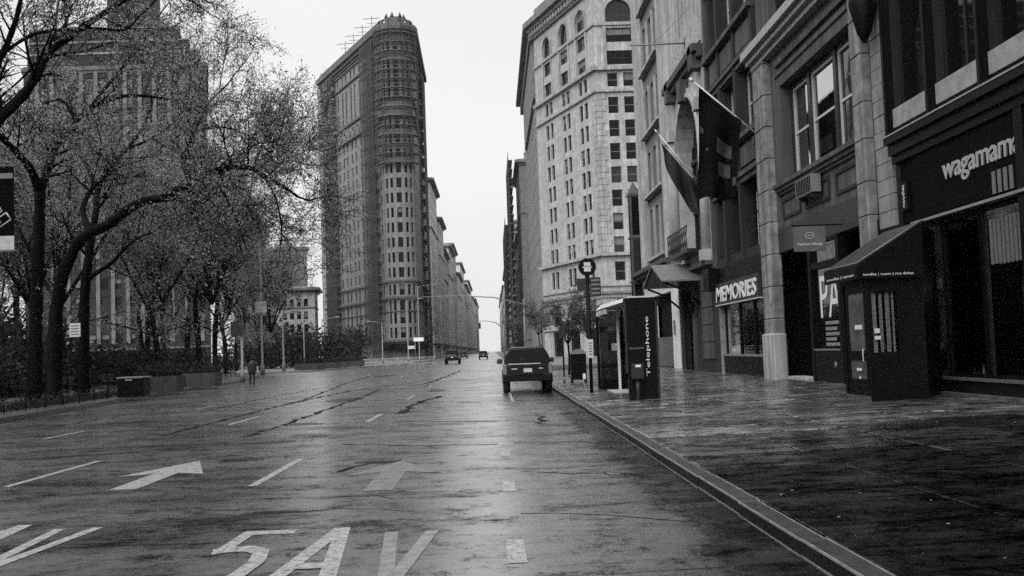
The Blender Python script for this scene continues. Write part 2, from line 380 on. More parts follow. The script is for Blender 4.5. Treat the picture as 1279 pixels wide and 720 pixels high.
KX, FX = 2.26, 10.3                       # kerb edge, building line
def walk_z(x): return .13 + (x-KX)*.17/8.04
def slab_material(name, lo, hi, r_dry, r_wet, spec, gmin):
    m, t, p = nodes(name); L = t.links; N = t.nodes.new
    ge = N('ShaderNodeNewGeometry'); oi = N('ShaderNodeObjectInfo')
    def noise(scale, detail, rough, sc=(1, 1, 1)):
        mp = N('ShaderNodeMapping'); mp.inputs['Scale'].default_value = sc; L.new(ge.outputs['Position'], mp.inputs['Vector'])
        n = N('ShaderNodeTexNoise'); n.inputs['Scale'].default_value = scale; n.inputs['Detail'].default_value = detail; n.inputs['Roughness'].default_value = rough; L.new(mp.outputs[0], n.inputs['Vector']); return n.outputs['Fac']
    def rg(src, a, b, c, d):
        r = N('ShaderNodeMapRange'); r.inputs[1].default_value = a; r.inputs[2].default_value = b; r.inputs[3].default_value = c; r.inputs[4].default_value = d; L.new(src, r.inputs[0]); return r.outputs[0]
    def mul(a, b):
        n = N('ShaderNodeMath'); n.operation = 'MULTIPLY'
        for i_, q_ in enumerate((a, b)):
            if isinstance(q_, (int, float)): n.inputs[i_].default_value = q_
            else: L.new(q_, n.inputs[i_])
        return n.outputs[0]
    n1 = noise(1.3, 8, .7); grain = noise(2.2, 12, .9); st = noise(3.4, 8, .75, (.16, 1, 1))
    each = rg(oi.outputs['Random'], 0, 1, .5, 1.35)
    k = mul(mul(rg(grain, .45, .55, gmin*.4, 1.8), rg(st, .38, .55, .1, 1.25)), each)
    L.new(mul(rg(n1, .3, .7, lo, hi), k), p.inputs['Base Color'])
    L.new(rg(noise(.45, 5, .6), .38, .6, r_dry, r_wet), p.inputs['Roughness'])
    L.new(mul(k, spec), p.inputs['Specular IOR Level'])
    tn = N('ShaderNodeCombineColor'); q = rg(k, 0, .6, .08, 1.0)
    for c in range(3): L.new(q, tn.inputs[c])
    L.new(tn.outputs[0], p.inputs['Specular Tint'])
    if spec > .5:
        L.new(rg(k, .2, .7, 0, 1), p.inputs['Coat Weight']); p.inputs['Coat Roughness'].default_value = .22; p.inputs['Coat IOR'].default_value = 1.45
    b = N('ShaderNodeBump'); b.inputs['Strength'].default_value = .25; b.inputs['Distance'].default_value = .006; L.new(noise(60, 2, .5), b.inputs['Height'])
    b2 = N('ShaderNodeBump'); b2.inputs['Strength'].default_value = .3; b2.inputs['Distance'].default_value = .03; L.new(n1, b2.inputs['Height']); L.new(b.outputs[0], b2.inputs['Normal']); L.new(b2.outputs[0], p.inputs['Normal'])
    return m
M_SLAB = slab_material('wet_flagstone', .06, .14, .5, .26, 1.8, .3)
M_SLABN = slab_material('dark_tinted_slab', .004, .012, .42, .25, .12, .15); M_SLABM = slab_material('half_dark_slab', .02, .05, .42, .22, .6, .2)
M_JOINT = mat('joint_dirt', .015, .6, .3, 4)
M_KERB = mat('granite_kerb', .035, .32, .3, 5, .25, 40, .5, 0, 0, .12)
# right pavement: bed, flagstones, kerb stones
b = MB()
b.hexa(((KX+.2, -12, -.3), (FX+.4, -12, -.3), (FX+.4, 71.5, -.3), (KX+.2, 71.5, -.3), (KX+.2, -12, walk_z(KX+.2)-.03), (FX+.4, -12, walk_z(FX+.4)-.03), (FX+.4, 71.5, walk_z(FX+.4)-.03), (KX+.2, 71.5, walk_z(KX+.2)-.03)))
WALK = struct(b.build('pavement', M_JOINT))
def slab_mesh(wx, wy, m):
    s = MB(); h = .006
    s.hexa(((-wx/2, -wy/2, -.06), (wx/2, -wy/2, -.06), (wx/2, wy/2, -.06), (-wx/2, wy/2, -.06), (-wx/2, -wy/2, -h), (wx/2, -wy/2, -h), (wx/2, wy/2, -h), (-wx/2, wy/2, -h)))
    s.f.pop(1); s.m.pop(); s.sm.pop()
    e = .012
    a = [(-wx/2, -wy/2, -h), (wx/2, -wy/2, -h), (wx/2, wy/2, -h), (-wx/2, wy/2, -h)]
    c = [(-wx/2+e, -wy/2+e, 0), (wx/2-e, -wy/2+e, 0), (wx/2-e, wy/2-e, 0), (-wx/2+e, wy/2-e, 0)]
    for i in range(4): s.quad(a[i], a[(i+1) % 4], c[(i+1) % 4], c[i])
    s.quad(*c)
    return s.mesh('flagstone', [m])
tilt = math.atan(.17/8.04)
cols = [(KX+.212+i*1.564, 1.55) for i in range(5)]
smesh = [slab_mesh(wd-.014, 1.5-.014, M_SLAB) for _, wd in cols]; smeshn = [slab_mesh(wd-.008, 1.5-.008, M_SLABN) for _, wd in cols]; smeshm = [slab_mesh(wd-.01, 1.5-.01, M_SLABM) for _, wd in cols]
for ci, (x0, wd) in enumerate(cols):
    off = rng.uniform(-.5, .5)
    for k in range(49):
        yc = -1.5 + off + k*1.5
        if yc+.75 > 71.4: continue
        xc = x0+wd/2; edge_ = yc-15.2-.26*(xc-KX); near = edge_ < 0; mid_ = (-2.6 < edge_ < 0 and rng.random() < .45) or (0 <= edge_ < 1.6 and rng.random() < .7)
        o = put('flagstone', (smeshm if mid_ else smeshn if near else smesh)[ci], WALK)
        o.location = (xc, yc, walk_z(xc)+rng.uniform(-.004, .004))
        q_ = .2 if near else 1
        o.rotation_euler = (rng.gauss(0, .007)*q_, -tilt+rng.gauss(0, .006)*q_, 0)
M_STEEL = mat('kerb_steel', .45, .3, .4, 9, .1, 30, .6, .6)
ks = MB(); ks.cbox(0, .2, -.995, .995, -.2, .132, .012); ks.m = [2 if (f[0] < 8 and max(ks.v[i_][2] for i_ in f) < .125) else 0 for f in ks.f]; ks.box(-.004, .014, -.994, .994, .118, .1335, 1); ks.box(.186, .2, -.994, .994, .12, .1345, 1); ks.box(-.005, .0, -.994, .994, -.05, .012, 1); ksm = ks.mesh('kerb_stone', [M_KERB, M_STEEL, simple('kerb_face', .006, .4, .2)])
for k in range(44):
    o = put('kerb_stone', ksm, WALK); o.location = (KX+rng.uniform(-.008, .008), -9+k*2.0, rng.uniform(-.005, .003)); o.rotation_euler = (0, rng.gauss(0, .01), rng.gauss(0, .0015))
# far right pavement beyond the cross street
b = MB(); b.box(KX, 18.2, 97, 168, 0, .15)
b.hexa(((KX, 168, 0), (40, 168, 0), (40, 900, 0), (KX, 900, 0), (KX, 168, .15), (40, 168, .15), (40, 900, .15), (KX, 900, .15)))
struct(b.build('far_pavement', mat('far_concrete', .16, .4, .3, .8, 0, 10, .5, 0, 0, .15)))

# left pavement and park floor (kerb line follows the park edge)
KL = [(-13.9, -12), (-14.3, 20), (-14.7, 31), (-15.5, 40), (-16.8, 53), (-17.5, 62), (-18.6, 77), (-20.5, 92), (-24, 103), (-32, 110), (-60, 113)]
M_LWALK = coursed('wet_concrete_flags', .14, 1.5, 1.5, .4, .3, .3)
lw = MB(); kb = MB()
for (x0, y0), (x1, y1) in zip(KL[:-1], KL[1:]):
    lw.hexa(((-200, y0, -.1), (x0-.2, y0, -.1), (x1-.2, y1, -.1), (-200, y1, -.1), (-200, y0, .15), (x0-.2, y0, .15), (x1-.2, y1, .15), (-200, y1, .15)))
    kb.hexa(((x0-.2, y0, -.1), (x0, y0, -.1), (x1, y1, -.1), (x1-.2, y1, -.1), (x0-.2, y0, .155), (x0, y0, .155), (x1, y1, .155), (x1-.2, y1, .155)))
struct(lw.build('park_side_pavement', M_LWALK)); struct(kb.build('park_kerb', M_KERB))
M_EARTH = mat('park_earth', .035, .85, .5, .8, .5, 8)
pk = MB(); pk.box(-190, -25.6, -10, 104, .152, .17); struct(pk.build('park_ground', M_EARTH))
# traffic island with planters in front of the wedge building
isl = MB(); isl.prism([(-34, 118), (-21.5, 121), (-14, 178), (-14.5, 250), (-60, 330), (-62, 150)], 0, .15, 'z')
struct(isl.build('traffic_island', mat('island_concrete', .2, .4, .3, .6, 0, 10, .5, 0, 0, .15)))

# ---------------------------------------------------------------- painted markings (4 mm above the asphalt)
def paint_material():
    m = mat('road_paint', .36, .4, .25, 6, .2, 40, .45)
    t = m.node_tree; L = t.links; p = t.nodes['Principled BSDF']; N = t.nodes.new
    tc = N('ShaderNodeTexCoord'); n = N('ShaderNodeTexNoise'); n.inputs['Scale'].default_value = 16; n.inputs['Detail'].default_value = 8; n.inputs['Roughness'].default_value = .75
    L.new(tc.outputs['Object'], n.inputs['Vector'])
    r = N('ShaderNodeMapRange'); r.inputs[1].default_value = .37; r.inputs[2].default_value = .52; L.new(n.outputs['Fac'], r.inputs[0])
    mx = N('ShaderNodeMix'); mx.data_type = 'RGBA'; src = p.inputs['Base Color'].links[0].from_socket
    mx.inputs[6].default_value = g3(.06); L.new(r.outputs[0], mx.inputs[0]); L.new(src, mx.inputs[7]); L.new(mx.outputs[2], p.inputs['Base Color'])
    return m
M_PAINT = paint_material(); MATS['road_paint'].node_tree.nodes['Principled BSDF'].inputs['Specular IOR Level'].default_value = .5
M_PAINT_OLD = mat('worn_road_paint', .16, .4, .5, 7, .2, 40, .45)
def flat(polys, name, m, z=.004):
    b = MB()
    for i, pl in enumerate(polys):
        n = len(b.v); b.v += [(x, y, z+i*.0008) for x, y in pl]; b.f.append(tuple(range(n, n+len(pl)))); b.m.append(0); b.sm.append(False)
    o = b.build(name, m, ROAD, fix=False)
    for f in o.data.polygons:
        if f.normal.z < 0: f.flip()
    return o
def dash(x, y0, y1, wd=.12, m=None, name='lane_dash'): return flat([[(x-wd/2, y0), (x+wd/2, y0), (x+wd/2, y1), (x-wd/2, y1)]], name, m or M_PAINT)
for k in range(-1, 12):
    yc = 8.66+k*4.1; dash(.125, yc-.5, yc+.5, .15, M_PAINT, 'dotted_lane_mark')
for x in (-3.18, -6.79):
    o = .0 if x > -4 else .95
    for k in range(0, 9): dash(x, 13.75+o+k*12.2, 17.2+o+k*12.2)
for k in range(0, 7): dash(-10.3, 24.2+k*12.2, 26.6+k*12.2)
dash(.55, 33.5, 60, .1, M_PAINT, 'parking_line')
def arrow(cx, y0, yh, yt, m):
    flat([[(cx-.18, y0), (cx+.18, y0), (cx+.18, yh+.25), (cx-.18, yh+.25)], [(cx-.62, yh), (cx-.18, yh+.25), (cx+.18, yh+.25), (cx+.62, yh), (cx, yt)]], 'lane_arrow', m)
arrow(-4.9, 13.9, 15.45, 17.5, M_PAINT); arrow(-1.46, 12.8, 14.5, 16.3, mat('half_worn_paint', .15, .4, .4, 7, .2, 40, .45))
def stroke(pts, wd):
    out = []
    for (x0, y0), (x1, y1) in zip(pts[:-1], pts[1:]):
        dx, dy = x1-x0, y1-y0; l = math.hypot(dx, dy); nx, ny = -dy/l*wd/2, dx/l*wd/2
        out.append([(x0+nx, y0+ny), (x0-nx, y0-ny), (x1-nx, y1-ny), (x1+nx, y1+ny)])
    return out
def five_av(ox, oy=0.):
    t, bt = 10.15+oy, 7.55+oy
    # 5: top bar, upright, bowl (stretched along the street)
    w = .15
    bowl = [(-2.46+ox, 9.12), (-2.36+ox, 9.2), (-2.18+ox, 9.22), (-2.03+ox, 9.06), (-1.97+ox, 8.6), (-2.0+ox, 8.1), (-2.12+ox, 7.72), (-2.28+ox, 7.6), (-2.44+ox, 7.75), (-2.5+ox, 8.0)]
    bowl = [(x, y+oy) for x, y in bowl]
    b1 = [[(-2.3+ox, t-.22), (-1.92+ox, t-.22), (-1.92+ox, t), (-2.42+ox, t), (-2.46+ox, 9.06+oy), (-2.33+ox, 9.1+oy)]]
    L_, R_ = [], []
    for i, (x, y) in enumerate(bowl):
        x0, y0 = bowl[max(0, i-1)]; x1, y1 = bowl[min(len(bowl)-1, i+1)]
        dx, dy = x1-x0, (y1-y0)/2.2; l = math.hypot(dx, dy); nx, ny = -dy/l*.07, dx/l*.07*1.9
        L_.append((x+nx, y+ny)); R_.append((x-nx, y-ny))
    for i in range(len(bowl)-1): b1.append([L_[i], R_[i], R_[i+1], L_[i+1]])
    flat(b1, 'road_numeral', M_PAINT)
    flat(stroke([(-1.72+ox, bt), (-1.505+ox, t)], .135)[:1] + stroke([(-1.26+ox, bt), (-1.49+ox, t-.004)], .135) + [[(-1.62+ox, 8.25+oy), (-1.36+ox, 8.25+oy), (-1.38+ox, 8.48+oy), (-1.6+ox, 8.48+oy)]], 'road_letter', M_PAINT)
    flat(stroke([(-1.0+ox, t-.35), (-.83+ox, bt)], .12) + stroke([(-.62+ox, t-.35), (-.8+ox, bt)], .12), 'road_letter', mat('scuffed_paint', .2, .4, .45, 8, .2, 40, .45) if ox == 0 else M_PAINT)
five_av(0); five_av(-3.42, .95)
# tar seams, cracks, a utility cover and a patch
M_TAR = simple('tar', .004, .6, .06)
def seam(pts, wd, name='tar_seam', m=None, jit=.05, z=.003):
    P = []
    for (x0, y0), (x1, y1) in zip(pts[:-1], pts[1:]):
        n = max(2, int(math.hypot(x1-x0, y1-y0)/.35))
        for i in range(n): t = i/n; P.append((x0+(x1-x0)*t+rng.gauss(0, jit), y0+(y1-y0)*t+rng.gauss(0, jit)))
    P.append(pts[-1]); b = MB(); L_ = []
    for i, (x, y) in enumerate(P):
        x0, y0 = P[max(0, i-1)]; x1, y1 = P[min(len(P)-1, i+1)]; dx, dy = x1-x0, y1-y0; l = math.hypot(dx, dy) or 1; ww = wd*rng.uniform(.35, 1.2)/2
        L_.append(((x-dy/l*ww, y+dx/l*ww, z), (x+dy/l*ww, y-dx/l*ww, z)))
    for a, c in zip(L_[:-1], L_[1:]): b.quad(a[0], a[1], c[1], c[0])
    o = b.build(name, m or M_TAR, ROAD, fix=False)
    for f in o.data.polygons:
        if f.normal.z < 0: f.flip()
def gpx(x, y):
    d = ray(x, y); q = -CAMH/d.z
    return (d.x*q, d.y*q)
for pts, wd in [([(310, 545), (350, 532), (395, 517), (450, 497), (475, 487)], .2), ([(500, 517), (525, 502), (550, 495)], .3), ([(420, 556), (520, 557), (622, 555)], .1), ([(500, 526), (560, 527), (620, 526)], .12), ([(425, 621), (500, 622), (590, 620)], .03),
                ([(200, 545), (300, 520), (380, 500), (430, 480), (470, 468)], .16), ([(640, 527), (700, 526), (735, 525)], .06), ([(640, 553), (720, 552), (770, 553)], .07), ([(640, 590), (740, 592), (815, 596)], .04), ([(0, 543), (60, 535), (120, 524), (200, 512)], .09), ([(672, 519), (676, 526), (680, 530)], .14),
                ([(360, 505), (440, 488), (520, 478)], .2), ([(450, 505), (530, 502), (600, 503)], .14), ([(250, 515), (330, 498), (400, 485)], .12), ([(530, 480), (560, 470), (575, 463)], .3), ([(420, 590), (460, 580), (492, 578)], .1), ([(330, 640), (420, 636), (520, 640)], .025), ([(650, 640), (760, 644), (860, 652)], .03), ([(180, 640), (240, 634), (300, 638)], .03)]:
    seam([gpx(*q) for q in pts], wd, jit=.07)
def blotch(x, y, rx, ry, n=34):
    cx_, cy_ = gpx(x, y); ph = [rng.uniform(0, 6.28) for _ in range(5)]; pts = []
    for i in range(n):
        a = 2*math.pi*i/n; k = 1+sum(.16/(j+1)*math.sin((j+2)*a*1.0+ph[j]) for j in range(5))+rng.gauss(0, .07); pts.append((cx_+rx*k*math.cos(a), cy_+ry*k*math.sin(a)))
    o = flat([pts], 'tar_patch', M_BLOT, .0018)
M_BLOT = mat('smooth_tar_patch', .007, .3, .6, 5, .2, 60, .16, 0, 0, .12)
for q in ((338, 553, .5, .25), (470, 577, .32, .22), (300, 575, .4, .2), (430, 500, .8, 1.6), (380, 530, .5, .5), (270, 650, .35, .12), (345, 640, .3, .1), (820, 575, .25, .9), (770, 545, .2, .7), (905, 640, .28, .5), (545, 488, .4, 1.6), (480, 470, .7, 3)): blotch(*q)
uc = MB(); uc.tube([(1.2, 22.7, -.02), (1.2, 22.7, .006)], .34, 20); uc.build('utility_cover', mat('iron_cover', .03, .35, .3, 30, .5, 60), ROAD)
uc = MB(); uc.tube([(-7.2, 27, -.02), (-7.2, 27, .006)], .38, 20); uc.build('utility_cover', MATS['iron_cover'], ROAD)

# ================================================================ right-hand row of buildings (face the avenue at X = 10.3)
RF = Face((FX, 0, 0), -math.pi/2)          # u = -Y
def hole(yf, yn, z0, z1): return (-yf, -yn, z0, z1)
def rbox(mb, yf, yn, z0, z1, d0, d1, m=0): RF.box(mb, -yf, -yn, z0, z1, d0, d1, m)
def part(name, m, root, fn, **k):
    b = MB(); fn(b); return b.build(name, m, root, **k)
def arch_fill(face, mb, u0, u1, zs, zt, d, rec=.35, m=0, n=14):
    """corner pieces between a half-round opening and its bounding rectangle, with the soffit"""
    cu, a, h = (u0+u1)/2, (u1-u0)/2, zt-zs; pts = [(cu-a*math.cos(math.pi*i/n), zs+h*math.sin(math.pi*i/n)) for i in range(n+1)]
    for (ua, za), (ub, zb) in zip(pts[:-1], pts[1:]):
        mb.quad(face.P(ua, za, d), face.P(ub, zb, d), face.P(ub, zt, d), face.P(ua, zt, d), m)
        mb.quad(face.P(ua, za, d), face.P(ua, za, d-rec), face.P(ub, zb, d-rec), face.P(ub, zb, d), m)
def arch_ring(face, mb, u0, u1, zs, zt, wd, d0, d1, m=0, n=14):
    cu, a, h = (u0+u1)/2, (u1-u0)/2, zt-zs
    def p(i, e): return (cu-(a+e)*math.cos(math.pi*i/n), zs+(h+e)*math.sin(math.pi*i/n))
    for i in range(n):
        q = [p(i, 0), p(i+1, 0), p(i+1, wd), p(i, wd)]
        mb.hexa([face.P(u, z, d0) for u, z in q]+[face.P(u, z, d1) for u, z in q], m)
def shell(root, y0, y1, ztop, shop_top, mwall, shop_back=14.0):
    """the body behind a facade: upper storeys, ground-floor back wall, party walls, flat roof"""
    b = MB(); b.box(FX+.75, 26, y0+.02, y1-.02, shop_top, ztop-.05); b.box(shop_back, 26, y0+.02, y1-.02, 0, shop_top-.003)
    b.box(FX+.01, shop_back, y0+.02, y0+.22, 0, shop_top-.004); b.box(FX+.01, shop_back, y1-.22, y1-.02, 0, shop_top-.004)
    b.box(FX+.01, FX+.74, y0+.02, y0+.2, shop_top, ztop-.05); b.box(FX+.01, FX+.74, y1-.2, y1-.02, shop_top, ztop-.05)
    b.build('rear_walls', M_INT if mwall is None else mwall, root)
    part('roof', mat('roof_felt', .06, .8, .2, 1), root, lambda m: m.box(FX-.02, 26.02, y0, y1, ztop-.045, ztop+.1))

# ---- A: restaurant with the black shopfront
A = thing('restaurant_building', 'dark restaurant building with a wide black shopfront at the right edge', 'building', (FX, 20, .3))
ya0, ya1 = -8.0, 27.35
shell(A, ya0, ya1, 20, 4.5, None)
bays = [(25.95, 23.78), (23.4, 21.2), (20.84, 18.62), (18.25, 16.05), (15.7, 13.5), (13.1, 10.9), (10.5, 8.3), (7.9, 5.7), (5.3, 3.1), (2.7, .5), (.1, -2.1), (-2.5, -4.7)]
hs = [hole(a, c, 7.35, 11.7) for a, c in bays] + [hole(a, c, 13.6, 17.6) for a, c in bays]
b = MB(); RF.wall(b, -ya1, -ya0, 6.3, 20, hs, .3); b.build('wall', M_BROWN, A)
for i, (a, c) in enumerate(bays):
    add_window(RF, A, -a, -c, 7.36, 11.7, .28, 't' if i != 1 else 'tm', M_FRAME, M_GLASS)
    add_window(RF, A, -a, -c, 13.6, 17.6, .28, 's', M_FRAME, M_GLASS)
    part('spandrel_panel', mat('pale_spandrel', .24, .6, .3, 3, .2, 60), A, lambda m: rbox(m, a, c, 6.86, 7.33, 0, .06))
for y in [26.1]+[(bays[i][1]+bays[i+1][0])/2 for i in range(11)]:
    part('mullion_pier', M_BLACK, A, lambda m: (rbox(m, y+.15, y-.15, 6.5, 12.2, .0, .14), rbox(m, y+.06, y-.06, 6.5, 12.2, .14, .2)))
part('cornice', M_BLACK, A, lambda m: (rbox(m, ya1-1.3, ya0, 6.42, 6.6, 0, .3), rbox(m, ya1-1.3, ya0, 6.15, 6.42, 0, .2), rbox(m, ya1-1.3, ya0, 5.95, 6.15, 0, .12), rbox(m, ya1-1.3, ya0, 12.2, 12.6, 0, .3)))
part('drip_ledge', mat('wet_ledge', .22, .3, .3, 5), A, lambda m: rbox(m, ya1-1.3, ya0, 6.6, 6.64, 0, .32))
part('sign_fascia', simple('black_fascia', .003, .7, .04), A, lambda m: (rbox(m, 25.0, 19.94, 4.42, 5.95, -.3, .05), rbox(m, 26.05, 25.02, 4.42, 5.95, -.3, .0), rbox(m, 19.59, ya0, 4.42, 5.95, -.3, .05)))
part('fascia_trim', mat('wet_trim', .2, .3, .2, 5), A, lambda m: rbox(m, 25.0, ya0, 4.3, 4.36, -.1, .16))
part('shop_pier', M_BLACK, A, lambda m: rbox(m, 19.93, 19.6, .3, 5.95, -.2, .1))
part('shop_pier', M_BLACK, A, lambda m: rbox(m, 26.05, 25.75, .3, 5.9, -.25, .02))
part('shop_pier', M_BLACK, A, lambda m: rbox(m, 14.2, 13.9, .3, 5.95, -.2, .1))
part('bulkhead', simple('bulkhead_black', .004, .6, .2), A, lambda m: (rbox(m, 25.74, 20.06, .3, .62, -.3, .0), rbox(m, 19.74, 14.21, .3, .62, -.3, .0), rbox(m, 13.89, ya0, .3, .62, -.3, 0)))
part('window_ledge', mat('worn_ledge', .09, .35, .3, 6), A, lambda m: (rbox(m, 25.74, 20.06, .62, .68, -.3, .06), rbox(m, 19.74, 14.21, .62, .68, -.3, .06)))
part('doorstep', M_STONE_M, A, lambda m: rbox(m, 25.2, 19.8, .22, .345, -.05, .22))
for (a, c) in [(25.72, 23.9), (23.82, 22.0), (21.92, 20.08), (19.72, 17.1), (17.0, 14.23)]:
    f = part('shop_window', M_BLACK, A, lambda m: (rbox(m, a, a-.07, .69, 4.29, -.2, -.1), rbox(m, c+.07, c, .69, 4.29, -.2, -.1), rbox(m, a-.071, c+.071, 4.2, 4.29, -.2, -.1), rbox(m, a-.071, c+.071, .69, .76, -.2, -.1)))
    part('pane', M_SHOPGLASS, f, lambda m: RF.quad(m, -a+.07, -c-.07, .76, 4.2, -.15))
part('interior_floor', M_INT, A, lambda m: m.box(FX+.32, 13.98, ya0+.25, ya1-.25, .2, .33))
M_BULB = emit('pendant_glow', .9, 22)
for yy in (24.1, 23.0, 21.6, 20.7, 18.2):
    lx = 11.2+rng.uniform(0, .5); zz = 2.85 if yy != 21.6 else 2.95
    o = part('pendant_lamp', M_DARK, A, lambda m: (m.tube([(lx, yy, zz), (lx, yy, 4.45)], .012, 6), m.tube([(lx, yy, zz+.12), (lx, yy, zz-.02)], [.03, .09], 10)))
    part('bulb', M_BULB, o, lambda m: m.tube([(lx, yy, zz-.06), (lx, yy, zz-.02)], [.025, .03], 8))
for k in range(15):                        # bottles and glasses along the window ledge
    y = 23.3-k*.21+rng.uniform(-.05, .05); hb = rng.uniform(.16, .3)
    part('bottle', mat('bottle_%d' % (k % 3), (.3, .12, .5)[k % 3], .2, .2, 6), A, lambda m: m.tube([(FX+.42, y, .66), (FX+.42, y, .66+hb*.6), (FX+.42, y, .66+hb*.75), (FX+.42, y, .66+hb)], [.04, .04, .015, .015], 8))
part('inner_ledge', M_DARK, A, lambda m: m.box(FX+.31, FX+.6, 19.8, 25.6, .6, .655))
for k in range(5):
    y = 24.6-k*1.05
    tb = part('dining_table', M_DARK, A, lambda m: (m.box(FX+1.2, FX+2.6, y-.35, y+.35, 1.02, 1.06), m.tube([(FX+1.9, y, .33), (FX+1.9, y, 1.02)], .05, 6)))
for k in range(9):
    y = 21.5-k*.17; part('vent_slat', mat('vent_grey', .12, .5, .2, 8), A, lambda m: rbox(m, y, y-.08, 3.05, 3.98, -.095, -.06))
for k in range(4):
    y = 20.98-k*.24; part('vent_slat', mat('vent_grey', .12), A, lambda m: rbox(m, y, y-.12, 4.44, 4.9, .052, .075))
face_text(RF, A, 'wagamama', -23.25, -19.7, 4.94, 5.43, .055, simple('sign_white', .3, .5), bold=.012, ext=.03)
sg = part('blade_sign', M_BLACK, A, lambda m: rbox(m, 25.72, 25.28, 4.72, 5.42, .003, .09))
face_text(RF, sg, 'noodles', -25.57, -25.42, 4.8, 5.34, .093, M_LETTER, vertical=True, ext=.006)
# stone pier between the two shops: separate blocks
M_PIER = mat('pier_stone', .24, .75, .3, 2.2, .4, 30, .4, 0, .3)
z = 4.45
while z < 11.9:
    h = .42 if z < 11 else .5
    part('pier_block', M_PIER, A, lambda m: rbox(m, 27.33, 26.28, z, z+h-.02, -.3, .02+rng.uniform(0, .02))); z += h
part('pier_base', M_BLACK, A, lambda m: rbox(m, 27.33, 26.07, .25, 4.44, -.3, .03))
lz = part('wall_ornament', M_BLACK, A, lambda m: (m.tube([(FX-.35, 26.8, 10.9), (FX-.35, 26.8, 10.3), (FX-.35, 26.8, 9.6), (FX-.35, 26.8, 9.3)], [.3, .38, .2, .05], 8), rbox(m, 26.95, 26.65, 10.4, 10.6, .02, .4), m.tube([(FX-.35, 26.8, 10.9), (FX-.35, 26.8, 11.6)], [.35, .05], 8)))

# ---- entrance vestibule in front of the restaurant
V = thing('entrance_vestibule', 'black glazed entrance vestibule with sloping canopy in front of the restaurant', 'vestibule', (9.2, 23.4, .26))
VX, VY0, VY1, VZ = 8.12, 22.6, 24.25, 3.2; VXE, VZE = 9.36, 4.08
SF = Face((VX, 0, 0), -math.pi/2); NF = Face((0, VY0, 0), 0.)
part('frame', M_BLACK, V, lambda m: ([m.box(VX, VX+.1, y, y+.1, .25, VZ) for y in (VY0, VY1-.1)], m.box(VX, VX+.1, VY0+.101, VY1-.101, 2.85, VZ), m.box(VX+.101, VXE, VY0, VY0+.1, 2.62, VZ), m.box(VX+.101, FX-.02, VY1-.1, VY1, .25, VZ), m.box(8.78, 8.88, VY0, VY0+.1, 1.25, 2.62), m.box(8.88, VXE, VY0+.01, VY0+.09, 1.25, 2.62), m.prism([(VXE-.05, VY0+.005), (VXE, VY0), (FX-.01, VY1-.2), (FX-.06, VY1-.19)], .25, 4.05, 'z')))
part('side_panel', M_BLACK, V, lambda m: (m.box(VX+.1, VXE, VY0, VY0+.1, .25, 1.248)))
part('kick_plate', mat('scuffed_kick', .06, .4, .4, 8), V, lambda m: m.box(VX-.012, VX+.0, VY0+.05, VY1-.05, .24, .36))
wf = part('side_window', M_BLACK, V, lambda m: m.box(VX+.11, 8.77, VY0+.03, VY0+.09, 1.25, 1.3))
part('pane', M_SHOPGLASS, wf, lambda m: m.quad((VX+.1, VY0+.05, 1.25), (8.78, VY0+.05, 1.25), (8.78, VY0+.05, 2.62), (VX+.1, VY0+.05, 2.62)))
for x0, w_ in ((8.24, .13), (8.42, .08), (8.56, .1), (8.7, .05)):
    cu = MB(); n = 8
    cu.loft([[(x0+w_*i/n, VY0+.14+.02*math.sin(i*1.7), z) for i in range(n+1)] for z in (1.26, 2.6)], 0, caps=False, closed=False, smooth=True)
    cu.build('curtain', mat('curtain', .28, .9, .2, 6), V)
dr = part('door', M_BLACK, V, lambda m: (m.box(VX+.02, VX+.08, VY0+.2, VY0+.3, .27, 2.84), m.box(VX+.02, VX+.08, VY1-.3, VY1-.2, .27, 2.84), m.box(VX+.02, VX+.08, VY0+.301, VY1-.301, 2.62, 2.84), m.box(VX+.02, VX+.08, VY0+.301, VY1-.301, 1.14, 1.34), m.box(VX+.025, VX+.07, VY0+.301, VY1-.301, .27, .72)))
part('pane', mat('etched_pane', .09, .15, .4, 3), dr, lambda m: (m.quad((VX+.05, VY1-.3, 1.34), (VX+.05, VY0+.3, 1.34), (VX+.05, VY0+.3, 2.62), (VX+.05, VY1-.3, 2.62)), m.quad((VX+.05, VY1-.3, .72), (VX+.05, VY0+.3, .72), (VX+.05, VY0+.3, 1.14), (VX+.05, VY1-.3, 1.14))))
part('notice', M_LETTER, dr, lambda m: (m.box(VX+.035, VX+.045, VY0+.52, VY0+.95, 1.82, 1.92), m.box(VX+.01, VX+.018, VY0+.6, VY0+.9, .9, .96), m.box(VX+.01, VX+.018, VY0+.68, VY0+.76, .72, .78)))
part('notice', M_PALE, wf, lambda m: (m.box(8.25, 8.36, VY0-.006, VY0+.02, 1.72, 1.82), m.box(8.25, 8.38, VY0-.006, VY0+.02, 1.58, 1.66)))
part('handle', M_PALE, dr, lambda m: m.tube([(VX, VY0+.34, 1.1), (VX-.03, VY0+.34, 1.12), (VX-.03, VY0+.34, 1.36), (VX, VY0+.34, 1.38)], .012, 6))
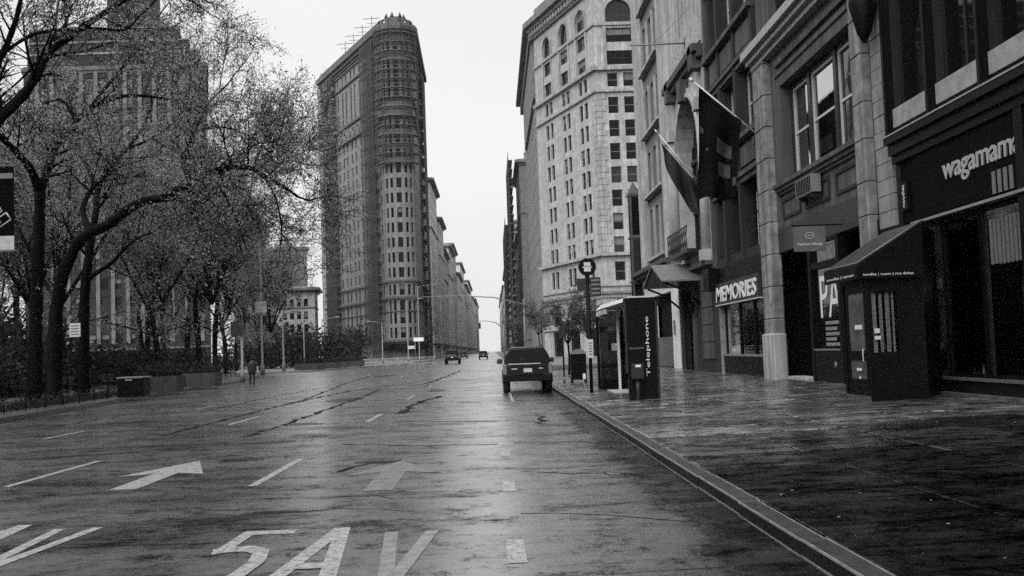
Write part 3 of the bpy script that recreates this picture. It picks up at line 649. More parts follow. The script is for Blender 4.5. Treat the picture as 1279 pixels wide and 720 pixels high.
# canopy: a lean-to from the street edge up to the fascia
M_CANOPY = mat('wet_canvas', .035, .3, .3, 3, .1, 30, .5, 0, .3)
part('canopy', M_CANOPY, V, lambda m: (m.hexa(((VX-.22, VY0-.12, VZ), (VXE, VY0-.12, VZE), (VXE, VY1+.45, VZE), (VX-.22, VY1+.45, VZ), (VX-.22, VY0-.12, VZ+.04), (VXE, VY0-.12, VZE+.04), (VXE, VY1+.45, VZE+.04), (VX-.22, VY1+.45, VZ+.04))), m.hexa(((VXE, VY0-.12, VZE), (FX-.02, VY1-.2, VZE+.14), (FX-.02, VY1+.45, VZE+.14), (VXE, VY1+.45, VZE), (VXE, VY0-.12, VZE+.04), (FX-.02, VY1-.2, VZE+.18), (FX-.02, VY1+.45, VZE+.18), (VXE, VY1+.45, VZE+.04)))))
part('canopy_rib', M_MID, V, lambda m: m.tube([(VX-.22, VY0-.13, VZ+.05), (VXE, VY0-.13, VZE+.05)], .016, 6))
part('canopy_rib', M_MID, V, lambda m: m.tube([(VX-.22, VY0-.12, VZ+.05), (VX-.22, VY1+.45, VZ+.05)], .012, 6))
part('valance', M_BLACK, V, lambda m: (m.box(VX-.235, VX-.215, VY0-.12, VY1+.45, VZ-.3, VZ+.02), m.prism([(VX-.214, VZ-.3), (VXE, VZ-.3), (VXE, VZE-.02), (VX-.214, VZ-.01)], VY0-.125, VY0-.105, 'y')))
face_text(Face((VX-.235, 0, 0), -math.pi/2), V, 'noodles | ramen', -VY1-.25, -VY0-.05, VZ-.25, VZ-.17, .004, M_LETTER, ext=.004)
face_text(Face((0, VY0-.125, 0), 0.), V, 'noodles | ramen | rice dishes', VX-.1, VX+1.0, VZ-.25, VZ-.18, .004, M_LETTER, ext=.004)

# ---- B: grey stone house with the triple window
B = thing('triple_window_building', 'grey stone building with a broad triple sash window above a dark shop', 'building', (FX, 33, .3))
yb0, yb1 = 27.37, 38.75
shell(B, yb0, yb1, 19, 5.2, None)
b = MB()
RF.wall(b, -yb1, -yb0, 5.6, 12.05, [hole(35.7, 28.62, 7.1, 10.42)], .42)
RF.wall(b, -yb1, -yb0, 12.05, 19, [hole(37, 34.2, 13.0, 16.6), hole(33.6, 31, 13.0, 16.6), hole(30.4, 28.2, 13.0, 16.6)], .42)
b.build('wall', M_STONE_M, B)
for (a, c) in ((37, 34.2), (33.6, 31), (30.4, 28.2)): add_window(RF, B, -a, -c, 13.0, 16.6, .38, 's', M_FRAME, M_GLASS, M_STONE_M)
tw = part('window_frame', M_DARK, B, lambda m: [rbox(m, y+.13, y-.13, 7.1, 10.42, -.4, -.22) for y in (33.55, 30.95)] + [rbox(m, 35.7, 35.5, 7.1, 10.42, -.4, -.25), rbox(m, 28.8, 28.62, 7.1, 10.42, -.4, -.25)] + [rbox(m, 35.5, 28.8, 10.25, 10.42, -.4, -.26)])
for (a, c), gm_ in zip(((35.5, 33.68), (33.42, 31.08), (30.82, 28.8)), (M_GLASSB, M_GLASSB, M_GLASS2)): add_window(RF, B, -a, -c, 7.12, 10.24, .4, 's', M_PFRAME, gm_)
part('architrave', M_STONE_M, B, lambda m: (rbox(m, 36.1, 35.7, 7.1, 10.8, 0, .1), rbox(m, 35.7, 28.6, 10.42, 10.8, 0, .1), rbox(m, 36.25, 36.1, 7.1, 10.95, 0, .16), rbox(m, 36.1, 28.5, 10.8, 10.95, 0, .16), rbox(m, 36.25, 28.4, 11.2, 11.4, 0, .12)))
part('sill', M_STONE_M, B, lambda m: (rbox(m, 36.7, 28.4, 6.95, 7.09, 0, .26), rbox(m, 36.7, 28.4, 6.82, 6.95, 0, .17), rbox(m, 36.7, 28.4, 6.72, 6.82, 0, .09)))
part('cornice', mat('weathered_cornice', .3, .8, .5, 9, .6, 30), B, lambda m: (rbox(m, 38.95, yb0-.1, 12.15, 12.45, 0, .62), rbox(m, 38.85, yb0-.1, 11.95, 12.15, 0, .45), rbox(m, 38.8, yb0-.05, 11.75, 11.95, 0, .28)))
part('roof_cornice', M_STONE_M, B, lambda m: rbox(m, 38.9, yb0, 18.4, 19.0, 0, .6))
for (a, c) in ((36.3, 34.2), (33.6, 31.2), (30.6, 28.6)):
    part('frieze_panel', M_STONE_D, B, lambda m: (rbox(m, a, c, 5.85, 5.95, 0, .05), rbox(m, a, c, 6.45, 6.55, 0, .05), rbox(m, a, a-.1, 5.95, 6.45, 0, .05), rbox(m, c+.1, c, 5.95, 6.45, 0, .05)))
M_COLSTONE = mat('pilaster_stone', .24, .75, .45, 2.5, .35, 26, .4, 0, .45)
z = .3                                     # far pilaster of separate drums
while z < 11.7:
    h = [.9, 1.15, 1.0, 1.3][int(z*7) % 4]; h = min(h, 11.74-z)
    part('pilaster_block', M_COLSTONE, B, lambda m: m.cbox(FX-.32, FX+.1, 37.15, 38.5, z, z+h-.012, .05)); z += h
part('pilaster_plinth', M_STONE_L, B, lambda m: m.cbox(FX-.4, FX+.1, 37.05, 38.6, .2, 1.9, .05))
z = 4.0
while z < 11.7:
    h = [.9, 1.15, 1.0, 1.3][int(z*5) % 4]; h = min(h, 11.74-z)
    part('pilaster_block', M_COLSTONE, B, lambda m: m.cbox(FX-.26, FX+.1, 27.5, 28.25, z, z+h-.012, .04)); z += h
part('shop_fascia', simple('charcoal_fascia', .02, .5), B, lambda m: (rbox(m, 37.1, 28.3, 4.75, 5.6, -.25, .02)))
for q_ in ((33.75, 33.5, .3, 4.75, -.2, .05), (30.95, 30.7, .3, 4.75, -.2, .05), (33.5, 30.95, .3, 1.28, -.2, .03), (33.5, 30.95, 3.85, 4.05, -.2, .03), (33.5, 30.95, 4.65, 4.75, -.2, .03), (28.35, 27.4, .3, 4.75, -.2, .03)): part('shop_frame', M_BLACK, B, lambda m: rbox(m, *q_))
part('panel_moulding', M_MID, B, lambda m: (rbox(m, 33.45, 31, 1.28, 1.33, -.1, .07), m.tube([(FX-.06, 31.45, .86), (FX-.03, 31.45, .86)], .09, 12)))
sw = part('shop_window', M_BLACK, B, lambda m: rbox(m, 33.49, 33.42, 1.33, 4.64, -.12, -.04))
part('pane', M_GLASS, sw, lambda m: (RF.quad(m, -33.42, -30.96, 1.3, 3.85, -.08), RF.quad(m, -33.42, -30.96, 4.05, 4.65, -.08)))
face_text(RF, sw, 'PA', -32.95, -31.0, 2.3, 3.62, -.07, simple('window_letter', .7, .5), ext=.006)
for k, (zz, w_) in enumerate(((2.08, 1.6), (1.9, 1.3), (1.74, 1.5), (1.58, 1.2), (1.42, 1.7))):
    part('window_decal', mat('decal', .2, .6, .6, 14), sw, lambda m: RF.box(m, -32.6, -32.6+w_*.85, zz, zz+.1, -.075, -.07))
part('fanlight_poster', mat('poster_grey', .16, .6, .5, 5), sw, lambda m: RF.box(m, -32.9, -31.2, 4.1, 4.55, -.075, -.07))
part('recess_back', M_BLACK, B, lambda m: m.box(FX+1.3, FX+1.4, 33.76, 37.1, .3, 4.75)); part('recess_back', M_BLACK, B, lambda m: m.box(FX+.6, FX+.7, 28.36, 30.69, .3, 4.75))
part('doorstep', M_STONE_L, B, lambda m: rbox(m, 37.0, 33.8, .24, .38, -.6, .02))
part('wall_lamp', emit('lamp_glass', .3, .06), B, lambda m: m.cbox(FX+.9, FX+1.0, 34.6, 34.8, 2.8, 3.15, .03))
ac = thing('air_conditioner', 'box air conditioner unit below the sill of the triple window', 'air conditioner', (FX, 32.6, 6.2))
part('casing', M_MID, ac, lambda m: m.box(FX-.4, FX-.11, 31.75, 33.45, 6.16, 6.72))
for k in range(9): part('fin', M_BLACK, ac, lambda m: m.box(FX-.415, FX-.4, 31.87+k*.17, 31.95+k*.17, 6.2, 6.68))
part('bracket', M_DARK, ac, lambda m: (m.box(FX-.35, FX-.06, 31.9, 31.96, 6.02, 6.16), m.box(FX-.35, FX-.06, 33.2, 33.26, 6.02, 6.16)))
# blade sign hung from the dark fascia
hs_ = thing('hanging_sign', 'small square hanging sign with oval emblem beside the vestibule canopy', 'sign', (9.3, 30.3, 4.2))
BF = Face((0, 30.3, 0), 0.)
part('board', mat('sign_board', .09, .5, .3, 3), hs_, lambda m: m.box(8.85, 9.78, 30.3, 30.36, 4.2, 4.93))
part('bracket', M_BLACK, hs_, lambda m: (m.box(8.8, FX, 30.31, 30.35, 4.94, 4.98), m.box(9.0, 9.03, 30.32, 30.34, 4.9, 4.94), m.box(9.6, 9.63, 30.32, 30.34, 4.9, 4.94)))
ov = MB()
for i in range(20):
    a0, a1 = 2*math.pi*i/20, 2*math.pi*(i+1)/20
    ov.hexa([(9.31+rx*math.cos(a), yy, 4.66+rz*math.sin(a)) for yy in (30.285, 30.299) for a, rx, rz in ((a0, .14, .1), (a1, .14, .1), (a1, .115, .075), (a0, .115, .075))])
ov.box(9.23, 9.39, 30.286, 30.298, 4.65, 4.68); ov.build('emblem', simple('emblem_grey', .3), hs_)
face_text(BF, hs_, 'Fashion Allergy', 8.95, 9.7, 4.36, 4.45, .003, M_LETTER, shear=.2, ext=.005)

# ---- C: gift shop building
C = thing('gift_shop_building', 'sooty building with recessed bay windows above the gift shop', 'building', (FX, 43.5, .3))
yc0, yc1 = 38.77, 48.4
shell(C, yc0, yc1, 24, 5.3, None)
gl = [(46.9, 45.2), (44.8, 42.3), (41.9, 39.4)]
rows = [(5.35, 8.3), (9.85, 12.55), (14.6, 17.4), (19.2, 22.0)]
b = MB(); RF.wall(b, -yc1, -yc0, 4.95, 24, [hole(a, c, z0, z1) for a, c in gl for z0, z1 in rows], .5); b.build('wall', M_STONE_D, C)
for a, c in gl:
    for i, (z0, z1) in enumerate(rows): add_window(RF, C, -a, -c, z0, z1, .48, 'sm' if a-c > 2 else 's', M_PFRAME if i in (1, 2) else M_FRAME, M_GLASS)
part('curtain', simple('pale_curtain', .55, .9), C, lambda m: (rbox(m, 41.55, 41.1, 5.5, 7.6, -.44, -.42), rbox(m, 40.55, 40.2, 5.5, 7.9, -.44, -.42)))
for z0, z1 in ((8.35, 9.8), (12.95, 14.5), (17.8, 19.1)):
    for q_ in ((z1-.14, z1+.05, 0, .3), (z0-.1, z0+.08, 0, .22), (z0-.32, z0-.16, 0, .12)): part('string_course', M_STONE_M, C, lambda m: rbox(m, 47.6, 38.9, *q_))
    for a, c in gl: part('spandrel_panel', M_STONE_M, C, lambda m: rbox(m, a, c, z0+.3, z1-.35, 0, .07))
for y in (47.6, 45.0, 42.1, 39.1):
    part('bay_pilaster', M_STONE_D if y < 47 else M_STONE_M, C, lambda m: rbox(m, y+.18, y-.18, 4.95, 23.4, 0, .14))
part('roof_cornice', M_STONE_M, C, lambda m: rbox(m, yc1, yc0, 23.4, 24, 0, .7))
part('shop_fascia', M_BLACK, C, lambda m: (rbox(m, 48.2, 38.9, 4.25, 4.95, -.2, .15)))
part('awning_box', M_BLACK, C, lambda m: m.box(FX-.55, FX-.16, 46.9, 48.1, 4.0, 5.0))
part('shop_pier', M_STONE_D, C, lambda m: (rbox(m, 48.35, 47.1, .3, 4.25, -.3, .05)))
part('shop_pier', M_PIER, C, lambda m: (rbox(m, 47.0, 46.75, .3, 4.25, -.1, .12)))
sb = part('sign_board', simple('sign_black', .02, .5), C, lambda m: rbox(m, 47.05, 39.4, 3.32, 4.24, -.1, .25))
face_text(RF, sb, 'MEMORIES', -46.8, -39.6, 3.42, 4.08, .252, simple('sign_letter', .66, .5), shear=.12, ext=.03, bold=.02)
part('sign_trim', M_PALE, C, lambda m: rbox(m, 47.05, 39.4, 3.27, 3.315, .0, .26))
part('stall_riser', M_BLACK, C, lambda m: rbox(m, 46.7, 39.0, .3, 1.05, -.2, .05))
part('sill', M_MID, C, lambda m: rbox(m, 46.7, 39.0, 1.05, 1.13, -.2, .1))
for (a, c) in ((46.6, 43.9), (43.8, 41.4), (41.3, 39.0)):
    f = part('shop_window', M_BLACK, C, lambda m: (rbox(m, a, a-.06, 1.13, 3.3, -.15, -.05), rbox(m, c+.06, c, 1.13, 3.3, -.15, -.05)))
    part('pane', M_SHOPGLASS, f, lambda m: RF.quad(m, -a+.06, -c-.06, 1.13, 3.3, -.1))
for k in range(46):                        # trinkets hung and stacked in the display
    y = rng.uniform(39.3, 46.3); z = rng.choice((1.15, 1.15, 1.7, 2.3, 2.7)); s_ = rng.uniform(.1, .3); x = FX+rng.uniform(.25, .8)
    o = part('souvenir', mat('souvenir_%d' % (k % 4), (.05, .12, .25, .08)[k % 4], .6, .5, 9), C, lambda m: m.cbox(x, x+s_*.7, y, y+s_, z, z+s_*rng.uniform(.8, 1.5), .02))
part('display_shelf', M_DARK, C, lambda m: [m.box(FX+.2, FX+1.0, 39.1, 46.5, z-.03, z-.005) for z in (1.15, 1.7, 2.3, 2.7)])

# ---- D: pale narrow building with the great arch
D = thing('arched_building', 'narrow pale stone building with a tall arched window and balcony grille', 'building', (FX, 53, .3))
yd0, yd1 = 48.42, 57.45
shell(D, yd0, yd1, 28, 5.0, None)
ua, ub = -55.6, -49.6
lan = [(-56.3+i*1.0, -55.75+i*1.0, z0, z1) for i in range(7) for z0, z1 in ((17.6, 20.6), (21.6, 24.8))]
b = MB(); RF.wall(b, -yd1, -yd0, 5.4, 28, [(ua, ub, 6.2, 14.1)]+lan, .8)
b.build('wall', M_STONE_L, D)
b = MB(); arch_fill(RF, b, ua, ub, 11.2, 14.1, .003, .8); b.build('arch_spandrel', M_STONE_L, D)
b = MB(); arch_ring(RF, b, ua, ub, 11.2, 14.1, .45, 0, .16); arch_ring(RF, b, ua, ub, 11.2, 14.1, .2, .16, .24); b.build('archivolt', M_STONE_L, D)
part('keystone', M_STONE_M, D, lambda m: (m.cbox(FX-.5, FX, 52.2, 53.0, 13.9, 15.0, .06)))
part('glazing', M_GLASS, D, lambda m: RF.quad(m, ua, ub, 6.2, 14.1, -.78))
for u in np.linspace(ua+.1, ub-.1, 6): part('glazing_bar', M_DARK, D, lambda m: RF.box(m, u-.07, u+.07, 6.2, 14.0, -.77, -.66))
for z in (8.6, 11.2): part('glazing_bar', M_DARK, D, lambda m: RF.box(m, ua, ub, z-.1, z+.1, -.65, -.6))
for u in (-57.1, -56.5, -48.75):
    part('column', M_STONE_L, D, lambda m: (m.tube([RF.P(u, 6.0, .18), RF.P(u, 12.6, .18)], [.26, .2], 12), RF.box(m, u-.32, u+.32, 5.5, 6.0, 0, .5), RF.box(m, u-.33, u+.33, 12.6, 13.2, 0, .5)))
part('hood_cornice', M_STONE_M, D, lambda m: (rbox(m, yd1, yd0, 15.4, 15.75, 0, .5), rbox(m, yd1, yd0, 15.15, 15.4, 0, .3))); part('hood_cornice', M_STONE_M, D, lambda m: rbox(m, yd1, yd0, 5.3, 5.5, 0, .35))
for u in (-56.2, -49.3): part('cornice_block', M_STONE_M, D, lambda m: RF.box(m, u-.4, u+.4, 14.7, 15.85, 0, .5))
for (u0, u1, z0, z1) in lan: add_window(RF, D, u0, u1, z0, z1, .35, '', M_STONE_L, M_GLASS)
for i in range(8): part('relief_panel', mat('carved_stone', .32, .8, .5, 7, .9, 9), D, lambda m: RF.box(m, -56.9+i*1.06, -56.1+i*1.06, 15.95, 17.3, 0, .09))
part('roof_cornice', M_STONE_L, D, lambda m: rbox(m, yd1, yd0, 27.2, 28, 0, .8))
gr = part('balcony', M_DARK, D, lambda m: (m.box(FX-.9, FX+.1, 49.8, 55.4, 6.05, 6.2), m.box(FX-.9, FX-.84, 49.8, 55.4, 7.25, 7.32)))
for i in range(12):
    y = 49.9+i*.46
    part('grille_bar', M_DARK, gr, lambda m: (m.tube([(FX-.87, y, 6.2), (FX-.87, y+.46, 7.25)], .022, 5), m.tube([(FX-.87, y+.46, 6.2), (FX-.87, y, 7.25)], .022, 5)))
part('base_wall', M_STONE_D, D, lambda m: (rbox(m, yd1, 56.3, .3, 5.3, -.4, .02), rbox(m, 53.0, yd0, .3, 5.3, -.4, .02), rbox(m, 56.29, 53.01, 4.4, 5.3, -.4, .01)))
for i in range(5): part('ashlar_block', M_STONE_M, D, lambda m: rbox(m, 51.2, 48.7, .9+i*.82, 1.68+i*.82, .02, .09))
part('door', M_BLACK, D, lambda m: rbox(m, 56.28, 53.02, .3, 4.4, -.38, -.3))
for q_ in ((56.6, 56.2), (53.1, 52.7)): part('doorcase', M_STONE_M, D, lambda m: rbox(m, *q_, .3, 4.4, .02, .18))
part('wall_lamp', M_BLACK, D, lambda m: (m.tube([(FX-.35, 52.4, 3.1), (FX-.35, 52.4, 3.7)], [.08, .16], 8), m.tube([(FX-.35, 52.4, 3.7), (FX, 52.4, 3.7)], .03, 6)))
hd = thing('entrance_hood', 'small pitched canopy over the arched building entrance', 'canopy', (FX, 54.5, 4.6))
part('roof', mat('lead_roof', .17, .35, .2, 3), hd, lambda m: (m.hexa(((8.3, 51.0, 4.72), (FX, 51.0, 4.72), (FX, 54.2, 5.7), (8.3, 54.2, 5.7), (8.3, 51.0, 4.8), (FX, 51.0, 4.8), (FX, 54.2, 5.78), (8.3, 54.2, 5.78))), m.hexa(((8.3, 54.2, 5.7), (FX, 54.2, 5.7), (FX, 57.4, 4.72), (8.3, 57.4, 4.72), (8.3, 54.2, 5.78), (FX, 54.2, 5.78), (FX, 57.4, 4.8), (8.3, 57.4, 4.8)))))
part('gable', M_BLACK, hd, lambda m: m.prism([(51.2, 4.7), (57.2, 4.7), (54.2, 5.68)], 8.4, 8.5, 'x'))
for y in (51.3, 57.0): part('bracket', M_BLACK, hd, lambda m: m.tube([(8.5, y, 4.68), (9.4, y, 4.3), (FX, y, 3.5)], .06, 6))

# ---- E: corner building with slate spandrels and white base
E_ = thing('corner_building', 'tall pale corner building with slate panels between triple windows', 'building', (FX, 63.5, .3))
ye0, ye1 = 57.47, 70.3
shell(E_, ye0, ye1, 31, 5.6, M_STONE_M, 12.5)
trip = [(67.3, 65.4), (65.05, 63.15), (62.8, 60.9)]
er = [(7.1, 10.3), (11.15, 14.0), (15.05, 18.0), (19.15, 22.1), (23.2, 26.2), (27.2, 29.8)]
b = MB(); RF.wall(b, -ye1, -ye0, 6.4, 31, [hole(67.5, 60.7, er[0][0]-.5, 30)], .12); b.build('wall', M_STONE_L, E_)
b = MB(); RF.wall(b, -67.5, -60.7, er[0][0]-.5, 30, [hole(a, c, z0, z1) for a, c in trip for z0, z1 in er], .35, d=-.12); b.build('panel_wall', M_SPAND, E_)
for a, c in trip:
    for i, (z0, z1) in enumerate(er): add_window(RF, E_, -a, -c, z0, z1, .43, 's', M_FRAME, M_GLASS if (i+int(a)) % 3 else M_GLASS2)
for z0, z1 in er:
    part('sill', M_STONE_L, E_, lambda m: rbox(m, 67.55, 60.65, z0-.16, z0, -.1, .28))
    for y in (67.42, 65.22, 62.97, 60.8): part('mullion', M_STONE_L, E_, lambda m: rbox(m, y+.1, y-.1, z0+.001, z1, -.11, .03))
for y in (69.6, 68.3, 59.9, 58.2): part('corner_pilaster', M_STONE_L, E_, lambda m: rbox(m, y+.4, y-.4, 6.45, 30, 0, .22))
part('base_cornice', M_STONE_M, E_, lambda m: (rbox(m, 70.5, ye0, 6.2, 6.45, -.2, .85), rbox(m, 70.4, ye0, 6.0, 6.2, -.2, .6), rbox(m, 70.35, ye0, 5.85, 6.0, -.2, .35)))
part('roof_cornice', M_STONE_L, E_, lambda m: rbox(m, 70.5, ye0, 30.2, 31, 0, .9))
part('base_wall', mat('white_render', .78, .7, .12, 2, .1, 20, .3, 0, .2), E_, lambda m: (rbox(m, ye1, 67.6, .3, 5.85, -.4, .04), rbox(m, 59.9, ye0, .3, 5.85, -.4, .04), rbox(m, 67.59, 59.91, 4.7, 5.85, -.4, .04)))
part('doorway_back', M_INT, E_, lambda m: m.box(FX+.6, FX+.7, 59.9, 67.6, .3, 4.7))
part('shutter', mat('grey_shutter', .09, .5, .3, 4), E_, lambda m: rbox(m, 67.58, 60.2, .3, 2.1, -.4, -.3))
part('intercom', M_MID, E_, lambda m: rbox(m, 59.3, 58.9, 2.2, 3.0, .04, .1))
orl = part('glazed_turret', mat('turret_metal', .07, .4, .3, 3), E_, lambda m: (m.box(9.55, 10.25, 70.55, 71.45, 4.8, 11.9), m.box(9.45, 10.29, 70.45, 71.5, 11.8, 11.95), m.box(9.45, 10.29, 70.45, 71.5, 8.9, 9.05), m.box(9.45, 10.29, 70.45, 71.5, 5.9, 6.05), m.loft([[(9.45, 70.45, 11.96), (10.29, 70.45, 11.96), (10.29, 71.5, 11.96), (9.45, 71.5, 11.96)], [(9.86, 70.95, 12.8), (9.88, 70.95, 12.8), (9.88, 70.97, 12.8), (9.86, 70.97, 12.8)]])))
for z0, z1 in ((4.9, 5.85), (6.1, 8.85), (9.1, 11.75)): part('turret_pane', M_GLASS2 if z0 == 6.1 else M_GLASS, orl, lambda m: (m.box(9.66, 10.14, 70.53, 70.56, z0+.05, z1-.05), m.box(9.53, 9.56, 70.66, 71.34, z0+.05, z1-.05)))

# ---- flags and poles on the facades
def flag(cols_, rows_, top, bottom, fold, whites, name, root, mats):
    """cloth hung from a sloping pole: top(s) and bottom(s) edges, folds push it along the street"""
    mb = MB(); n, k = cols_, rows_; vs = []
    for j in range(k+1):
        t = j/k
        for i in range(n+1):
            s = i/n; a, c = Vector(top(s)), Vector(bottom(s)); p = a.lerp(c, t)
            ph = s*fold[0]*6.283
            p.y += fold[1]*(.25+t)*math.sin(ph+t*1.3)+.06*math.sin(9*t+s*5); p.x += fold[1]*.35*t*math.cos(ph*.8+1)
            vs.append(p)
    mb.v = [tuple(p) for p in vs]
    for j in range(k):
        for i in range(n):
            q = j*(n+1)+i; mb.f.append((q, q+1, q+n+2, q+n+1)); mb.sm.append(True)
            mb.m.append(1 if any(a <= (i+.5)/n <= b_ and c <= (j+.5)/k <= d for a, b_, c, d in whites) else 0)
    return mb.build(name, mats, root, fix=False)
M_FLAG = mat('black_cloth', .004, .95, .3, 5, .2, 60, .05); M_FLAGB = mat('grey_cloth', .05, .9, .4, 5, .2, 60, .1); M_FLAGW = mat('white_cloth', .5, .85, .2, 5, .2, 60); M_FLAGG = mat('faded_cloth', .008, .85, .7, 6, .2, 60)
f1 = thing('flagpole', 'slanting flagpole with large black flag bearing pale blocks', 'flagpole', (FX, 38.6, 9.2), 'flagpoles on the right-hand facades')
tip, foot = at_y(866, 102, 38.4), Vector((FX-.02, 38.75, 9.25))
part('pole', M_PALE, f1, lambda m: m.tube([foot, tip], [.045, .03], 8)); part('finial', M_PALE, f1, lambda m: m.tube([tip, tip+(tip-foot).normalized()*.1, tip+(tip-foot).normalized()*.2], [.03, .09, .02], 8))
part('bracket', M_DARK, f1, lambda m: m.box(FX-.33, FX, 38.66, 38.84, 9.0, 9.3))
part('flag', M_FLAG, f1, lambda m: None) if False else None
flag(30, 40, lambda s: tip.lerp(foot, .08+.62*s), lambda s: (7.75+1.4*s, 38.4, 6.95+.06*math.sin(7*s)), (1.6, .2), [(.45, .82, .38, .52), (.5, .8, .6, .74), (.05, .12, .35, .4), (.2, .28, .52, .56), (.86, .97, .76, .86)], 'flag', f1, [M_FLAG, M_FLAGB])
f2 = thing('flagpole', 'slanting flagpole with gathered dark flag by the arched window', 'flagpole', (FX, 50.2, 9.4), 'flagpoles on the right-hand facades')
tip2, foot2 = at_y(821, 166, 50.2), Vector((FX-.1, 50.3, 9.45))
part('pole', M_PALE, f2, lambda m: m.tube([foot2, tip2], [.045, .03], 8)); part('finial', M_PALE, f2, lambda m: m.tube([tip2, tip2+(tip2-foot2).normalized()*.2], [.09, .02], 8))
part('bracket', M_DARK, f2, lambda m: m.box(FX-.3, FX, 50.2, 50.4, 9.3, 9.6))
fb = [at_y(x, y, 50.0) for x, y in ((831, 205), (845, 236), (862, 264), (876, 272), (881, 258))]
flag(24, 24, lambda s: tip2.lerp(foot2, .1+.85*s)-Vector((0, 0, .25)), lambda s: fb[min(3, int(s*4))].lerp(fb[min(4, int(s*4)+1)], s*4-min(3, int(s*4))), (2.2, .22), [], 'flag', f2, [M_FLAGG, M_FLAG])
f3 = thing('wall_rod', 'bare horizontal rod sticking out high on the arched building', 'flagpole', (FX, 52.2, 16.7))
r0, r1 = Vector((FX, 52.2, 16.85)), at_y(786, 57, 52.2)
part('rod', M_MID, f3, lambda m: m.tube([r0, r1], .045, 6)); part('bracket', M_DARK, f3, lambda m: m.box(FX-.12, FX-.005, 52.1, 52.3, 16.6, 17.1)); part('stay_wire', M_MID, f3, lambda m: m.tube([r0+Vector((0, 0, 1.6)), r0.lerp(r1, .6)], .015, 4))

# ================================================================ far buildings
M_G = coursed('pale_ashlar', .44, .5, 1.1, .72); M_GT = mat('pale_trim', .36, .8, .25, .9, .2, 8, .3, 0, .35); M_GD = mat('grey_trim', .2, .8, .3, .9, .2, 8, .3, 0, .3)
M_FI = coursed('terracotta_wall', .28, .45, .8, .62); M_FIT = mat('terracotta_trim', .27, .8, .35, .7, .3, 6, .3, 0, .35); M_FID = mat('weathered_trim', .13, .8, .35, .8, .3, 6, .3, 0, .3)
def quad_faces(face, mb, cells, d, m=0):
    for (u0, u1, z0, z1) in cells: face.quad(mb, u0, u1, z0, z1, d, m)
def plan_roof(mb, pts, z0, z1): mb.prism(pts, z0, z1, 'z')

# ---- G: pale office block across the side street
Gb = thing('pale_office_block', 'tall pale stone office block with paired windows and arched top storey', 'building', (17.7, 165, 0))
ga = math.atan2(-.95, .31); gl_ = 27.0; gend = (17.7-.31*gl_/math.hypot(.31, .95), 165+.95*gl_/math.hypot(.31, .95))
GF, GS = Face((17.7, 165, 0), 0.), Face((gend[0], gend[1], 0), ga)
G2 = Face((gend[0], 252, 0), -math.pi/2); g2l = 252-gend[1]
rowc = [40.1-3.73*i for i in range(7)]
zrows = [(c-1.32, c+1.32) for c in rowc] + [(43.1, 45.3), (46.65, 48.9), (50.3, 52.6), (12.05, 15.05), (5.6, 9.2)]
fpairs = [(1.9+k*7.4, 3.55+k*7.4) for k in range(6)] + [(4.45+k*7.4, 6.1+k*7.4) for k in range(6)]
spairs = []
for c in (gl_-5.2, gl_-12.7, gl_-20.6): spairs += [(c-1.75, c-.3), (c+.3, c+1.75)]
farches = [(1.95+k*7.4, 6.05+k*7.4) for k in range(6)]; sarches = [(c-1.9, c+1.9) for c in (gl_-5.2, gl_-12.7, gl_-20.6)]
def g_holes(pairs, arches):
    hs = []
    for i, (z0, z1) in enumerate(zrows):
        if i in (8, 9): hs += [(a, c, z0, z1) for a, c in arches]
        elif i == 11: hs += [(a, c, z0, z1) for a, c in arches]
        else: hs += [(a, c, z0, z1) for a, c in pairs]
    return hs + [(a, c, 53.6, 57.2) for a, c in arches] + [(a-.4, c+.4, .2, 4.6) for a, c in arches]
for face, ln, pairs, arches in ((GF, 46.0, fpairs, farches), (GS, gl_, spairs, sarches)):
    hs = g_holes(pairs, arches)
    b = MB(); face.wall(b, 0, ln, 0, 62, hs, .45)
    for a, c in arches: arch_fill(face, b, a, c, 55.2, 57.2, .004, .45)
    b.build('wall', M_G, Gb)
    b = MB()
    for a, c in arches: arch_ring(face, b, a, c, 55.2, 57.2, .5, 0, .2); face.box(b, a-.5, a, 46, 55.2, 0, .2); face.box(b, c, c+.5, 46, 55.2, 0, .2)
    b.build('arch_surround', M_GT, Gb)
    for (u0, u1, z0, z1) in hs:
        big = u1-u0 > 2.5; st = ('c' if big else rng.choice(('s', 's', 's', 's', 'sb'))) if z0 > 1 else 'c'
        if z0 > 1 and big: st = rng.choice(('cs', 'csb', 'cs'))
        add_window(face, Gb, u0, u1, z0, z1, .4, st, M_FRAME if big or face is GS else M_MID, M_GLASS if rng.random() < .8 else M_GLASS2)
    for z0, z1, d in ((16.0, 16.5, .7), (10.0, 10.4, .6), (9.4, 10.0, .25), (11.2, 11.5, .3), (42.2, 42.6, .4), (45.7, 46.3, .6), (53.0, 53.5, .3), (4.8, 5.4, .4)):
        part('string_course', M_GT if z0 != 10.0 else M_GD, Gb, lambda m: face.box(m, -.02 if face is GS else .0, ln+(d if face is GS else 0), z0, z1, 0, d))
    part('roof_cornice', M_GD, Gb, lambda m: (face.box(m, -.5, ln+1.2, 60.6, 61.6, 0, 1.9), face.box(m, -.3, ln+.6, 59.9, 60.6, 0, 1.2), face.box(m, -.1, ln+.3, 58.6, 59.0, 0, .5)))
    for k in range(int(ln/1.3)): part('cornice_bracket', M_GT, Gb, lambda m: face.box(m, .4+k*1.3, .95+k*1.3, 59.05, 59.88, 0, 1.0))
    part('parapet', M_GD, Gb, lambda m: face.box(m, .3, ln-.2, 61.6, 64.2, -.8, -.1))
